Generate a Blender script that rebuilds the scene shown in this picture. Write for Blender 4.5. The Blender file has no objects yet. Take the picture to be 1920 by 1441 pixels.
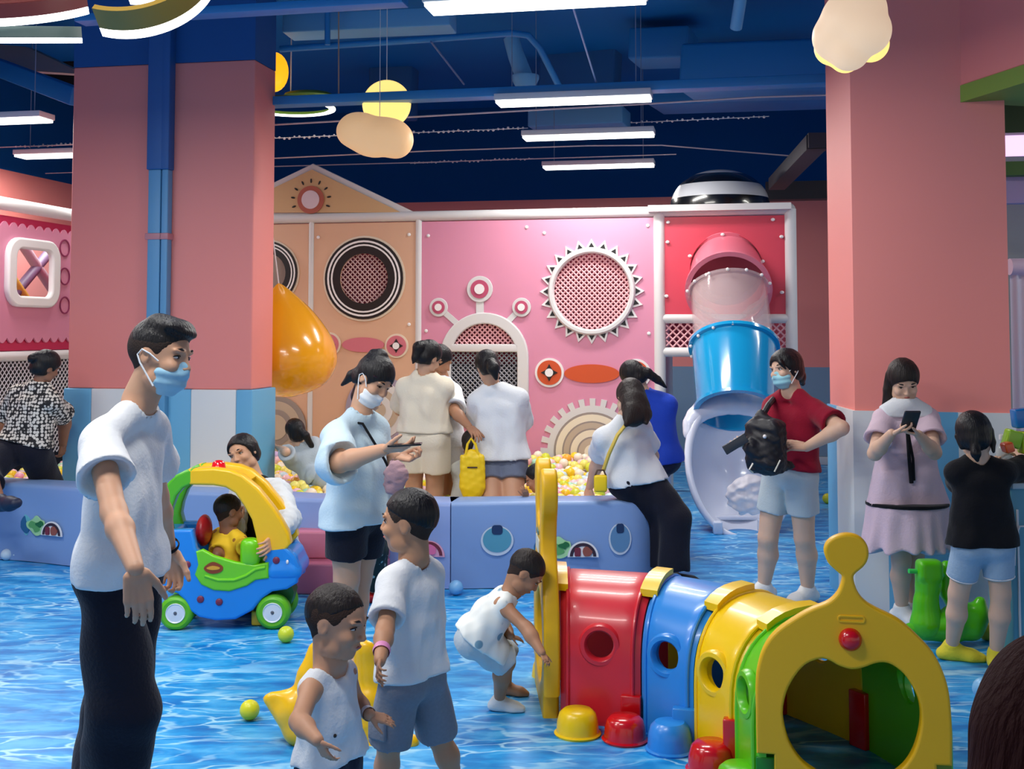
import bpy, bmesh, math, random
import numpy as np
from mathutils import Vector, Matrix
random.seed(7)
SC = bpy.context.scene
COL = SC.collection
# ---------------------------------------------------------------- camera, world, exposure
F = 2200.0; PITCH = math.radians(3.0); CAMZ = 1.65; HORIZON = 620.0
PPY = HORIZON - F * math.tan(PITCH)
cam_data = bpy.data.cameras.new('camera'); cam = bpy.data.objects.new('camera', cam_data); COL.objects.link(cam)
cam_data.sensor_width = 36; cam_data.lens = 36 * F / 1920; cam_data.shift_y = -(720.5 - PPY) / 1920
cam_data.clip_start = 0.05; cam_data.clip_end = 200
cam.location = (0, 0, CAMZ); cam.rotation_euler = (math.pi / 2 + PITCH, 0, 0)
SC.camera = cam
world = bpy.data.worlds.new('world'); SC.world = world; world.use_nodes = True
world.node_tree.nodes['Background'].inputs[0].default_value = (0.98, 0.97, 0.96, 1)
world.node_tree.nodes['Background'].inputs[1].default_value = 0.36
SC.view_settings.view_transform = 'Standard'; SC.view_settings.look = 'None'
SC.view_settings.gamma = 1; SC.view_settings.use_curve_mapping = False
SC.view_settings.exposure = 0.64
SC.cycles.max_bounces = 5; SC.cycles.diffuse_bounces = 3; SC.cycles.glossy_bounces = 2
SC.cycles.transmission_bounces = 4; SC.cycles.transparent_max_bounces = 8
SC.cycles.caustics_reflective = False; SC.cycles.caustics_refractive = False
SC.cycles.use_denoising = True
SC.cycles.sample_clamp_indirect = 4

# room frame: u runs along the back wall to the right, v runs away from the camera
ROOM = math.radians(11.0)
U = Vector((math.cos(ROOM), -math.sin(ROOM), 0)); V = Vector((math.sin(ROOM), math.cos(ROOM), 0)); ZZ = Vector((0, 0, 1))
LIGHT_W = 30.0
def ray(px, py):
    xc = (px - 960) / F; yc = (PPY - py) / F
    return Vector((xc, math.cos(PITCH) - yc * math.sin(PITCH), math.sin(PITCH) + yc * math.cos(PITCH)))
def at(px, py, Y):
    d = ray(px, py); return Vector((0, 0, CAMZ)) + d * (Y / d.y)
def atz(px, py, z):
    d = ray(px, py); return Vector((0, 0, CAMZ)) + d * ((z - CAMZ) / d.z)
def floor_at(px, py): return atz(px, py, 0)
def on_plane(px, py, p0, n):
    d = ray(px, py); o = Vector((0, 0, CAMZ)); return o + d * ((Vector(p0) - o).dot(n) / d.dot(n))
def R(s, t, z=0): return U * s + V * t + ZZ * z
def st(p): return p.dot(U), p.dot(V)

# ---------------------------------------------------------------- materials
MATS = {}
def lin(c):
    r = []
    for v in c[:3]:
        v = v / 255.0
        r.append(v / 12.92 if v <= 0.04045 else ((v + 0.055) / 1.055) ** 2.4)
    return (*r, 1)
def mat(name, col, rough=0.5, spec=0.5, bump=0, bscale=40, var=0, metal=0, emit=0, alpha=1, trans=0, coat=0, sheen=0, sss=0, bstretch=None):
    if name in MATS: return MATS[name]
    m = bpy.data.materials.new(name); m.use_nodes = True; nt = m.node_tree; b = nt.nodes['Principled BSDF']
    c = lin(col)
    b.inputs['Base Color'].default_value = c; b.inputs['Roughness'].default_value = rough
    b.inputs['Specular IOR Level'].default_value = spec; b.inputs['Metallic'].default_value = metal
    b.inputs['Coat Weight'].default_value = coat; b.inputs['Coat Roughness'].default_value = 0.08
    if sheen: b.inputs['Sheen Weight'].default_value = sheen
    if sss:
        b.inputs['Subsurface Weight'].default_value = sss; b.inputs['Subsurface Scale'].default_value = 0.01
        b.inputs['Subsurface Radius'].default_value = (1, 0.35, 0.2)
    if emit:
        b.inputs['Emission Color'].default_value = c; b.inputs['Emission Strength'].default_value = emit
    if alpha < 1: b.inputs['Alpha'].default_value = alpha
    if trans: b.inputs['Transmission Weight'].default_value = trans
    if bump or var:
        tc = nt.nodes.new('ShaderNodeTexCoord'); src = tc.outputs['Object']
        if bstretch:
            mp = nt.nodes.new('ShaderNodeMapping'); mp.inputs['Scale'].default_value = bstretch
            nt.links.new(src, mp.inputs[0]); src = mp.outputs[0]
        n = nt.nodes.new('ShaderNodeTexNoise'); n.inputs['Scale'].default_value = bscale; n.inputs['Detail'].default_value = 4
        nt.links.new(src, n.inputs['Vector'])
        if bump:
            bp = nt.nodes.new('ShaderNodeBump'); bp.inputs['Strength'].default_value = bump; bp.inputs['Distance'].default_value = 0.02
            nt.links.new(n.outputs['Fac'], bp.inputs['Height']); nt.links.new(bp.outputs['Normal'], b.inputs['Normal'])
        if var:
            mx = nt.nodes.new('ShaderNodeMix'); mx.data_type = 'RGBA'
            mx.inputs[6].default_value = tuple(x * (1 - var) for x in c[:3]) + (1,)
            mx.inputs[7].default_value = tuple(min(1, x * (1 + var)) for x in c[:3]) + (1,)
            nt.links.new(n.outputs['Fac'], mx.inputs[0]); nt.links.new(mx.outputs[2], b.inputs['Base Color'])
    MATS[name] = m
    return m

# ---------------------------------------------------------------- objects
def tag(o, label=None, cat=None, group=None, kind=None):
    if label: o['label'] = label
    if cat: o['category'] = cat
    if group: o['group'] = group
    if kind: o['kind'] = kind
    return o
def empty(name, loc, label=None, cat=None, group=None, kind=None):
    o = bpy.data.objects.new(name, None); COL.objects.link(o); o.location = loc; o.empty_display_size = 0.1
    return tag(o, label, cat, group, kind)
def base_of(p):
    b = Vector((0, 0, 0))
    while p is not None: b += p.location; p = p.parent
    return b
def np_mesh(name, v, f, smooth=True):
    """v (n,3), f list/array of quads or tris (all one size) or list of lists"""
    me = bpy.data.meshes.new(name)
    if isinstance(f, np.ndarray) and len(f):
        k = f.shape[1]; me.vertices.add(len(v)); me.vertices.foreach_set('co', np.asarray(v, np.float32).ravel())
        me.loops.add(f.size); me.loops.foreach_set('vertex_index', f.astype(np.int32).ravel())
        me.polygons.add(len(f)); me.polygons.foreach_set('loop_start', np.arange(0, f.size, k, dtype=np.int32))
        me.polygons.foreach_set('use_smooth', np.full(len(f), smooth)); me.update(calc_edges=True); me.validate()
    else:
        me.from_pydata([tuple(x) for x in v], [], [tuple(x) for x in f]); 
        if smooth: me.polygons.foreach_set('use_smooth', [True] * len(me.polygons))
        me.update()
    return me
def link(name, me, m=None, parent=None, loc=None, auto=None):
    """me holds WORLD coordinates; it is shifted to its parent's or its own origin"""
    o = bpy.data.objects.new(name, me); COL.objects.link(o)
    if m is not None:
        for x in (m if isinstance(m, (list, tuple)) else [m]): me.materials.append(x)
    if parent is not None:
        o.parent = parent; off = base_of(parent)
    else:
        if loc is None:
            co = np.empty(len(me.vertices) * 3, np.float32); me.vertices.foreach_get('co', co); co = co.reshape(-1, 3)
            mn = co.min(0); mx = co.max(0); loc = ((mn[0] + mx[0]) / 2, (mn[1] + mx[1]) / 2, mn[2])
        o.location = loc; off = Vector(loc)
    me.transform(Matrix.Translation(-off))
    if auto: 
        me.polygons.foreach_set('use_smooth', [True] * len(me.polygons)); me.set_sharp_from_angle(angle=math.radians(auto))
    return o
class MB:
    """collects boxes, tubes and lathes into one mesh"""
    def __init__(s): s.v = []; s.f = []; s.mi = []; s.cur = 0
    def add(s, v, f):
        n = len(s.v); s.v += [Vector(x) for x in v]; s.f += [[i + n for i in q] for q in f]; s.mi += [s.cur] * len(f); return s
    def box(s, c, sx, sy, sz, ax=None, bev=0):
        c = Vector(c); a = ax or (U, V, ZZ)
        if bev:
            bm = bmesh.new(); bmesh.ops.create_cube(bm, size=1, matrix=Matrix.Diagonal((sx, sy, sz, 1)))
            bmesh.ops.bevel(bm, geom=bm.edges[:], offset=bev, segments=3, affect='EDGES', profile=0.5)
            s.add([c + a[0] * x.co.x + a[1] * x.co.y + a[2] * x.co.z for x in bm.verts], [[q.index for q in p.verts] for p in bm.faces]); bm.free(); return s
        v = [c + a[0] * (sx / 2 * i) + a[1] * (sy / 2 * j) + a[2] * (sz / 2 * k) for k in (-1, 1) for j in (-1, 1) for i in (-1, 1)]
        return s.add(v, [(0, 2, 3, 1), (4, 5, 7, 6), (0, 1, 5, 4), (2, 6, 7, 3), (0, 4, 6, 2), (1, 3, 7, 5)])
    def tube(s, pts, r, seg=12, cap=True, flat=None):
        pts = [Vector(p) for p in pts]; rr = r if isinstance(r, (list, tuple)) else [r] * len(pts)
        v = []; f = []; prev = None
        for i, p in enumerate(pts):
            d = (pts[min(i + 1, len(pts) - 1)] - pts[max(i - 1, 0)]).normalized()
            if prev is None:
                a = ZZ if abs(d.z) < 0.9 else Vector((1, 0, 0)); x = d.cross(a).normalized()
            else: x = (prev - d * prev.dot(d)).normalized()
            prev = x; y = d.cross(x)
            for k in range(seg):
                t = 2 * math.pi * k / seg; v.append(p + (x * math.cos(t) + y * math.sin(t)) * rr[i])
        for i in range(len(pts) - 1):
            for k in range(seg):
                a = i * seg + k; b = i * seg + (k + 1) % seg; f.append((a, b, b + seg, a + seg))
        if cap:
            f.append(tuple(range(seg))[::-1]); f.append(tuple(range((len(pts) - 1) * seg, len(pts) * seg)))
        return s.add(v, f)
    def lathe(s, c, prof, axis=ZZ, seg=32, close=False):
        """prof: list of (radius, height along axis)"""
        c = Vector(c); axis = Vector(axis).normalized(); a = ZZ if abs(axis.z) < 0.9 else Vector((1, 0, 0))
        x = axis.cross(a).normalized(); y = axis.cross(x); v = []; f = []
        for (r, h) in prof:
            for k in range(seg):
                t = 2 * math.pi * k / seg; v.append(c + axis * h + (x * math.cos(t) + y * math.sin(t)) * max(r, 1e-4))
        m = len(prof)
        for i in range(m - 1 + (1 if close else 0)):
            for k in range(seg):
                a_ = i * seg + k; b_ = i * seg + (k + 1) % seg; o_ = ((i + 1) % m) * seg - i * seg
                f.append((a_, a_ + o_, b_ + o_, b_))
        return s.add(v, f)
    def ball(s, c, r, seg=20, sc=(1, 1, 1), ax=(Vector((1, 0, 0)), Vector((0, 1, 0)), ZZ)):
        c = Vector(c); v = []; f = []; n = seg // 2
        for i in range(n + 1):
            p = math.pi * i / n
            for k in range(seg):
                t = 2 * math.pi * k / seg
                q = (math.sin(p) * math.cos(t) * sc[0], math.sin(p) * math.sin(t) * sc[1], -math.cos(p) * sc[2])
                v.append(c + (ax[0] * q[0] + ax[1] * q[1] + ax[2] * q[2]) * r)
        for i in range(n):
            for k in range(seg):
                a = i * seg + k; b = i * seg + (k + 1) % seg; f.append((a, b, b + seg, a + seg))
        return s.add(v, f)
    def build(s, name, m=None, parent=None, loc=None, auto=40, weld=True):
        me = bpy.data.meshes.new(name); me.from_pydata([tuple(x) for x in s.v], [], s.f)
        if isinstance(m, (list, tuple)): me.polygons.foreach_set('material_index', s.mi)
        bm = bmesh.new(); bm.from_mesh(me)
        if weld: bmesh.ops.remove_doubles(bm, verts=bm.verts, dist=2e-4)
        bmesh.ops.recalc_face_normals(bm, faces=bm.faces); bm.to_mesh(me); bm.free()
        return link(name, me, m, parent, loc, auto)
def smooth_closed(pts, n=6):
    """closed Catmull-Rom through 2-D points"""
    out = []; N = len(pts)
    for i in range(N):
        p0, p1, p2, p3 = [np.array(pts[(i + k) % N], float) for k in (-1, 0, 1, 2)]
        for j in range(n):
            t = j / n
            out.append(tuple(0.5 * ((2 * p1) + (-p0 + p2) * t + (2 * p0 - 5 * p1 + 4 * p2 - p3) * t * t + (-p0 + 3 * p1 - 3 * p2 + p3) * t ** 3)))
    return out
def smooth_open(pts, n=6):
    out = []; N = len(pts)
    for i in range(N - 1):
        p0, p1, p2, p3 = [np.array(pts[min(max(i + k, 0), N - 1)], float) for k in (-1, 0, 1, 2)]
        for j in range(n):
            t = j / n
            out.append(tuple(0.5 * ((2 * p1) + (-p0 + p2) * t + (2 * p0 - 5 * p1 + 4 * p2 - p3) * t * t + (-p0 + 3 * p1 - 3 * p2 + p3) * t ** 3)))
    out.append(tuple(pts[-1])); return out
def plate(name, loops, thick, origin, xa, ya, m=None, parent=None, bevel=0, loc=None, res=2):
    """flat shape with holes: loops in 2-D (first outer, then holes), extruded 'thick' about its plane"""
    cu = bpy.data.curves.new(name, 'CURVE'); cu.dimensions = '2D'; cu.fill_mode = 'BOTH'
    cu.extrude = max(thick / 2 - bevel, 0); cu.bevel_depth = bevel; cu.bevel_resolution = res
    for lp in loops:
        sp = cu.splines.new('POLY'); sp.points.add(len(lp) - 1)
        for i, p in enumerate(lp): sp.points[i].co = (p[0], p[1], 0, 1)
        sp.use_cyclic_u = True
    tmp = bpy.data.objects.new('tmp', cu); COL.objects.link(tmp); bpy.context.view_layer.update()
    me = bpy.data.meshes.new_from_object(tmp.evaluated_get(bpy.context.evaluated_depsgraph_get()))
    bpy.data.objects.remove(tmp); bpy.data.curves.remove(cu); me.name = name; me.materials.clear()
    xa = Vector(xa); ya = Vector(ya); n = xa.cross(ya)
    M = Matrix((xa, ya, n)).transposed().to_4x4(); M.translation = Vector(origin); me.transform(M)
    return link(name, me, m, parent, loc, 40)
def circ(c, r, n=40, ry=None, a0=0): return [(c[0] + r * math.cos(a0 + 2 * math.pi * i / n), c[1] + (ry or r) * math.sin(a0 + 2 * math.pi * i / n)) for i in range(n)]
def rrect(x0, y0, x1, y1, r, n=6):
    o = []
    for cx, cy, a in ((x1 - r, y1 - r, 0), (x0 + r, y1 - r, 90), (x0 + r, y0 + r, 180), (x1 - r, y0 + r, 270)):
        for k in range(n + 1):
            t = math.radians(a + 90 * k / n); o.append((cx + r * math.cos(t), cy + r * math.sin(t)))
    return o
def boolean(o, cutter_mesh_builder):
    c = cutter_mesh_builder; md = o.modifiers.new('b', 'BOOLEAN'); md.object = c; md.operation = 'DIFFERENCE'; md.solver = 'EXACT'
    bpy.context.view_layer.update()
    me = bpy.data.meshes.new_from_object(o.evaluated_get(bpy.context.evaluated_depsgraph_get()))
    o.modifiers.clear(); o.data = me; bpy.data.objects.remove(c)
    me.polygons.foreach_set('use_smooth', [True] * len(me.polygons)); me.set_sharp_from_angle(angle=math.radians(35))
    return o
def copy_tree(o, loc, parent=None):
    c = o.copy(); COL.objects.link(c); c.parent = parent
    if parent is None: c.location = loc
    for ch in list(o.children): copy_tree(ch, None, c)
    return c
# ---------------------------------------------------------------- smooth solids from distance fields (bodies, cloth, hair, moulded toys)
def A(v): return np.array(v, float)
def nrm(v):
    v = A(v); n = np.linalg.norm(v); return v / n if n > 1e-9 else v
class Fld:
    def __init__(s): s.ops = []
    def _add(s, op, fn, lo, hi, k): s.ops.append((op, fn, A(lo), A(hi), k)); return s
    def rc(s, a, b, ra, rb=None, k=0.02, flat=None, cut=(), op='u'):
        a = A(a); b = A(b); rb = ra if rb is None else rb; r = max(ra, rb); ba = b - a
        if flat is not None:
            n, q = nrm(flat[0]), flat[1]; r = r * max(q, 1)
        def fn(P):
            pa = P - a; bb = ba
            if flat is not None:
                pa = pa + (1 / q - 1) * (pa @ n)[..., None] * n; bb = ba + (1 / q - 1) * (ba @ n) * n
            t = np.clip((pa @ bb) / (bb @ bb + 1e-12), 0, 1); d = np.linalg.norm(pa - t[..., None] * bb, axis=-1) - (ra + (rb - ra) * t)
            for (p, nn) in cut: d = np.maximum(d, (P - A(p)) @ nrm(nn))
            return d
        return s._add(op, fn, np.minimum(a, b) - r, np.maximum(a, b) + r, k)
    def chain(s, pts, rad, k=0.02, flat=None, op='u'):
        for i in range(len(pts) - 1): s.rc(pts[i], pts[i + 1], rad[i], rad[i + 1], k, flat, op=op)
        return s
    def ell(s, c, axes, rad, k=0.02, op='u', cut=()):
        c = A(c); M = A([nrm(x) for x in axes]); rad = A(rad); ext = np.sqrt(((M * rad[:, None]) ** 2).sum(0))
        def fn(P):
            q = (P - c) @ M.T; k0 = np.linalg.norm(q / rad, axis=-1); k1 = np.linalg.norm(q / (rad * rad), axis=-1) + 1e-9
            d = k0 * (k0 - 1) / k1
            for (p, nn) in cut: d = np.maximum(d, (P - A(p)) @ nrm(nn))
            return d
        return s._add(op, fn, c - ext, c + ext, k)
    def box(s, c, axes, half, rnd=0.01, k=0.01, op='u'):
        c = A(c); M = A([nrm(x) for x in axes]); h = A(half); ext = (np.abs(M) * h[:, None]).sum(0)
        def fn(P):
            q = np.abs((P - c) @ M.T) - (h - rnd)
            return np.linalg.norm(np.maximum(q, 0), axis=-1) + np.minimum(q.max(-1), 0) - rnd
        return s._add(op, fn, c - ext, c + ext, k)
    def plane(s, p, n, lo=None, hi=None):
        """removes what lies on the side n points to"""
        n = nrm(n); p = A(p); s.ops.append(('i', lambda P: (P - p) @ n, None if lo is None else A(lo), None if hi is None else A(hi), 0)); return s
    def disp(s, amp, scale, seed=0, stretch=(1, 1, 1)):
        rg = np.random.RandomState(seed); W = rg.randn(7, 3) * A(stretch) * 2 * math.pi / scale; ph = rg.rand(7) * 6.28
        def fn(P):
            o = 0
            for w, p in zip(W, ph): o = o + np.sin(P @ w + p)
            return o * amp / 3
        s.ops.append(('d', fn, None, None, 0)); return s
    def mesh(s, h, lo=None, hi=None):
        us = [o for o in s.ops if o[0] == 'u']
        L = np.min([o[2] - 0.6 * o[4] for o in us], 0) - 2.5 * h; Hh = np.max([o[3] + 0.6 * o[4] for o in us], 0) + 2.5 * h
        if lo is not None: L = np.maximum(L, lo)
        if hi is not None: Hh = np.minimum(Hh, hi)
        n = np.ceil((Hh - L) / h).astype(int) + 1
        D = np.full(n, 0.05, np.float32); ax = [L[i] + h * np.arange(n[i]) for i in range(3)]
        for (op, fn, a, b, k) in s.ops:
            if a is None: i0 = np.zeros(3, int); i1 = n
            else:
                m = k + 2.5 * h
                i0 = np.clip(np.floor((a - m - L) / h).astype(int), 0, n); i1 = np.clip(np.ceil((b + m - L) / h).astype(int) + 1, 0, n)
            if np.any(i1 <= i0): continue
            sl = tuple(slice(i0[q], i1[q]) for q in range(3)); d0 = D[sl]
            if op in 'id':
                sel = np.abs(d0) < 0.045 if op == 'd' else d0 < 0.04
                if not sel.any(): continue
                X, Y, Z = np.meshgrid(ax[0][sl[0]], ax[1][sl[1]], ax[2][sl[2]], indexing='ij')
                P = np.stack([X[sel], Y[sel], Z[sel]], -1); d = fn(P)
                if op == 'd': d0[sel] = d0[sel] + d
                else: d0[sel] = np.maximum(d0[sel], d)
                continue
            X, Y, Z = np.meshgrid(ax[0][sl[0]], ax[1][sl[1]], ax[2][sl[2]], indexing='ij')
            d = fn(np.stack([X, Y, Z], -1)).astype(np.float32)
            if op == 'u':
                if k > 0:
                    hh = np.maximum(k - np.abs(d0 - d), 0) / k; D[sl] = np.minimum(d0, d) - hh * hh * k * 0.25
                else: D[sl] = np.minimum(d0, d)
            elif op == 's':
                d = -d
                if k > 0:
                    hh = np.maximum(k - np.abs(d0 - d), 0) / k; D[sl] = np.maximum(d0, d) + hh * hh * k * 0.25
                else: D[sl] = np.maximum(d0, d)
        return nets(D, L, h)
def nets(D, L, h):
    S = D < 0; nx, ny, nz = D.shape
    c = np.zeros((nx - 1, ny - 1, nz - 1), np.int8)
    for i in (0, 1):
        for j in (0, 1):
            for k in (0, 1): c += S[i:nx - 1 + i, j:ny - 1 + j, k:nz - 1 + k]
    act = (c > 0) & (c < 8); I = np.argwhere(act)
    if len(I) == 0: return np.zeros((0, 3)), np.zeros((0, 4), int)
    idx = np.full(act.shape, -1, np.int64); idx[act] = np.arange(len(I))
    off = np.array([(i, j, k) for i in (0, 1) for j in (0, 1) for k in (0, 1)])
    val = np.stack([D[I[:, 0] + o[0], I[:, 1] + o[1], I[:, 2] + o[2]] for o in off], 1).astype(float)
    acc = np.zeros((len(I), 3)); cnt = np.zeros(len(I))
    for a in range(8):
        for b in range(a + 1, 8):
            if np.abs(off[a] - off[b]).sum() != 1: continue
            va, vb = val[:, a], val[:, b]; m = (va < 0) != (vb < 0); t = np.where(m, va / np.where(m, va - vb, 1), 0)
            acc += m[:, None] * (off[a] + t[:, None] * (off[b] - off[a])); cnt += m
    vert = L + h * (I + acc / cnt[:, None])
    F_ = []
    for ax in range(3):
        o1, o2 = [(1, 2), (2, 0), (0, 1)][ax]
        a = np.moveaxis(S, (ax, o1, o2), (0, 1, 2)); ix = np.moveaxis(idx, (ax, o1, o2), (0, 1, 2))
        e = a[:-1, 1:-1, 1:-1] != a[1:, 1:-1, 1:-1]; q = np.argwhere(e)
        if not len(q): continue
        i, j, k = q[:, 0], q[:, 1] + 1, q[:, 2] + 1
        quad = np.stack([ix[i, j - 1, k - 1], ix[i, j, k - 1], ix[i, j, k], ix[i, j - 1, k]], 1)
        flip = ~a[i, j, k]; quad[flip] = quad[flip][:, ::-1]; F_.append(quad)
    return vert, np.concatenate(F_)
def relax(v, f, it=2, lam=0.5):
    n = len(v); e = np.concatenate([f[:, [0, 1]], f[:, [1, 2]], f[:, [2, 3]], f[:, [3, 0]]]); e = np.concatenate([e, e[:, ::-1]])
    deg = np.bincount(e[:, 0], minlength=n)[:, None]
    for _ in range(it):
        a = np.stack([np.bincount(e[:, 0], weights=v[e[:, 1], q], minlength=n) for q in range(3)], 1) / np.maximum(deg, 1)
        v = v + lam * (a - v)
    return v
def sdf_obj(name, fld, h, m, parent=None, loc=None, it=2, extra=()):
    V_, F_ = fld.mesh(h)
    if len(F_): V_ = relax(V_, F_, it)
    vs, fs, n = [V_], [F_], len(V_)
    for (v2, f2) in extra: vs.append(v2); fs.append(f2 + n); n += len(v2)
    return link(name, np_mesh(name, np.concatenate(vs), np.concatenate(fs)), m, parent, loc)
# ---------------------------------------------------------------- lights of the hall: rows of hanging linear lamps
def linear_lamp(p, label, L=1.2, w=0.21, yaw=0.0, energy=LIGHT_W, group='linear lamps hanging from the ceiling'):
    e = empty('linear_lamp', p, label, 'lamp', group)
    a = (Vector((math.cos(yaw - ROOM), math.sin(yaw - ROOM), 0)), Vector((-math.sin(yaw - ROOM), math.cos(yaw - ROOM), 0)), ZZ)
    MB().box(Vector(p) + ZZ * 0.045, L, w + 0.02, 0.05, a, 0.006).build('housing', mat('lamp_white', (220, 222, 225), 0.4), e)
    MB().box(Vector(p) + ZZ * 0.008, L - 0.02, w - 0.01, 0.02, a, 0.004).build('diffuser', mat('lamp_glow', (255, 252, 245), 0.5, emit=3.0), e)
    for s in (-1, 1):
        q = Vector(p) + a[0] * s * L * 0.4
        MB().tube([q + ZZ * 0.06, Vector((q.x, q.y, 4.58))], 0.004, 6).build('hanging_wire', mat('wire_grey', (120, 140, 170), 0.4), e)
    ld = bpy.data.lights.new('linear_lamp_light', 'AREA'); ld.shape = 'RECTANGLE'; ld.size = L; ld.size_y = w; ld.energy = energy; ld.color = (1, 0.97, 0.92)
    lo = bpy.data.objects.new('light', ld); COL.objects.link(lo); lo.parent = e; lo.location = (0, 0, -0.006); lo.rotation_euler = (0, 0, yaw - ROOM)
    return e
def lamp_px(px, py, lab, **k): linear_lamp(atz(px, py, 3.4), lab, **k)
lamp_px(1003, 10, 'long white linear lamp cut by the top edge, largest in view')
lamp_px(1075, 192, 'white linear lamp fixed under the blue cable tray')
lamp_px(1103, 258, 'white linear lamp between the two other short rows, above the striped dome level', group='linear lamps hanging from the ceiling')
lamp_px(1122, 314, 'smallest white linear lamp, nearest the pink back wall')
lamp_px(-32, 231, 'white linear lamp cut by the left edge beside the pink square pillar')
lamp_px(137, 293, 'white linear lamp running behind the pink square pillar')
for (x, y) in ((-3.9, 6.2), (3.6, 6.0), (-1.1, 2.9), (-3.6, 3.4), (4.2, 9.6), (-1.9, 4.6)):  # extra lamps out of view, added to light the hall and people in front
    linear_lamp(Vector((x, y, 3.4)), 'unseen white linear lamp added over the front of the play hall', group='unseen linear lamps added over the front of the hall')

# ---------------------------------------------------------------- floor with printed water
def floor_material():
    m = bpy.data.materials.new('water_print_floor'); m.use_nodes = True; nt = m.node_tree; b = nt.nodes['Principled BSDF']
    N = nt.nodes.new; L = nt.links.new
    tc = N('ShaderNodeTexCoord'); mp = N('ShaderNodeMapping'); mp.inputs['Scale'].default_value = (0.62, 1.5, 1); L(tc.outputs['Object'], mp.inputs[0])
    def noise(src, sc, det=3):
        n = N('ShaderNodeTexNoise'); n.inputs['Scale'].default_value = sc; n.inputs['Detail'].default_value = det; L(src, n.inputs['Vector']); return n
    n1 = noise(mp.outputs[0], 2.4, 4); n4 = noise(mp.outputs[0], 1.1, 2)
    def layer(scale, amt, w1):
        mx = N('ShaderNodeVectorMath'); mx.operation = 'MULTIPLY_ADD'; L(n1.outputs['Color'], mx.inputs[0]); mx.inputs[1].default_value = (amt, amt, 0); L(mp.outputs[0], mx.inputs[2])
        v = N('ShaderNodeTexVoronoi'); v.feature = 'DISTANCE_TO_EDGE'; v.inputs['Scale'].default_value = scale; L(mx.outputs[0], v.inputs['Vector'])
        mr = N('ShaderNodeMapRange'); mr.interpolation_type = 'SMOOTHERSTEP'; mr.inputs[1].default_value = 0; mr.inputs[2].default_value = w1; mr.inputs[3].default_value = 1; mr.inputs[4].default_value = 0
        L(v.outputs['Distance'], mr.inputs[0]); return mr.outputs[0]
    a = layer(5.2, 0.8, 0.085); c = layer(9.0, 0.9, 0.2)
    n3 = noise(mp.outputs[0], 7, 4); n2 = noise(tc.outputs['Object'], 0.9, 3)
    r = N('ShaderNodeValToRGB'); L(n3.outputs['Fac'], r.inputs[0])
    r.color_ramp.elements[0].position = 0.32; r.color_ramp.elements[0].color = lin((8, 112, 192)); r.color_ramp.elements[1].position = 0.75; r.color_ramp.elements[1].color = lin((80, 180, 238))
    e = r.color_ramp.elements.new(0.52); e.color = lin((20, 148, 220))
    def mix(fac, ctl, lo, hi, mul, prev, col):
        mr = N('ShaderNodeMapRange'); mr.inputs[1].default_value = lo; mr.inputs[2].default_value = hi; L(ctl, mr.inputs[0])
        q = N('ShaderNodeMath'); q.operation = 'MULTIPLY'; L(fac, q.inputs[0]); L(mr.outputs[0], q.inputs[1])
        q2 = N('ShaderNodeMath'); q2.operation = 'MULTIPLY'; L(q.outputs[0], q2.inputs[0]); q2.inputs[1].default_value = mul; q2.use_clamp = True
        mm = N('ShaderNodeMix'); mm.data_type = 'RGBA'; L(q2.outputs[0], mm.inputs[0]); L(prev, mm.inputs[6]); mm.inputs[7].default_value = lin(col); return mm.outputs[2]
    o = mix(c, n3.outputs['Fac'], 0.4, 0.62, 0.45, r.outputs[0], (96, 190, 244)); o = mix(a, n1.outputs['Fac'], 0.38, 0.62, 0.85, o, (176, 228, 252))
    L(o, b.inputs['Base Color']); b.inputs['Roughness'].default_value = 0.34; b.inputs['Specular IOR Level'].default_value = 0.4
    return m
def struct(o): o['kind'] = 'structure'; return o
FL = MB().add([R(-14, -3, 0), R(12, -3, 0), R(12, 15.4, 0), R(-14, 15.4, 0)], [(0, 1, 2, 3)]).build('floor', floor_material()); struct(FL)
NAVY = mat('ceiling_navy', (8, 104, 176), 0.7, 0.2); NAVY2 = mat('navy_wall_paint', (2, 76, 138), 0.8, 0.15)
struct(MB().box(R(-1, 6.1, 4.7), 30, 19, 0.2).build('ceiling', NAVY))
PINK = mat('coral_wall_paint', (240, 144, 136), 0.55, 0.4, bump=0.03, bscale=3); GREYB = mat('grey_blue_wall_paint', (122, 150, 176), 0.6)
BT = 15.05
def wall_panel(name, s0, s1, t, z0, z1, m, thick=0.12, parent=None, loc=None):
    return MB().box(R((s0 + s1) / 2, t + thick / 2, (z0 + z1) / 2), s1 - s0, thick, z1 - z0).build(name, m, parent, loc)
w = struct(wall_panel('wall_back', -7.7, 3.0, BT, 0, 1.2, GREYB)); wall_panel('pink_paint', -7.7, 3.0, BT, 1.2, 3.36, PINK, parent=w); wall_panel('navy_paint', -7.7, 6.5, BT, 3.36, 4.6, NAVY2, parent=w)
w2 = struct(MB().box(R(-7.72, 10, 0.6), 0.12, 10, 1.2).build('wall_left', GREYB))
MB().box(R(-7.72, 10, 2.28), 0.12, 10, 2.16).build('pink_paint', PINK, w2); MB().box(R(-7.72, 10, 3.98), 0.12, 10, 1.24).build('navy_paint', NAVY2, w2)
w3 = struct(MB().box(R(2.35, 14.4, 1.7), 0.15, 1.3, 3.4).build('wall_right', PINK))
MB().box(R(2.35, 14.4, 4.0), 0.15, 1.3, 1.2).build('navy_paint', NAVY2, w3)
struct(MB().box(R(-2.3, BT - 0.03, 0.05), 10.6, 0.04, 0.1, bev=0.008).build('baseboard_back', mat('pale_grey_trim', (196, 202, 210), 0.5)))

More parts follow.
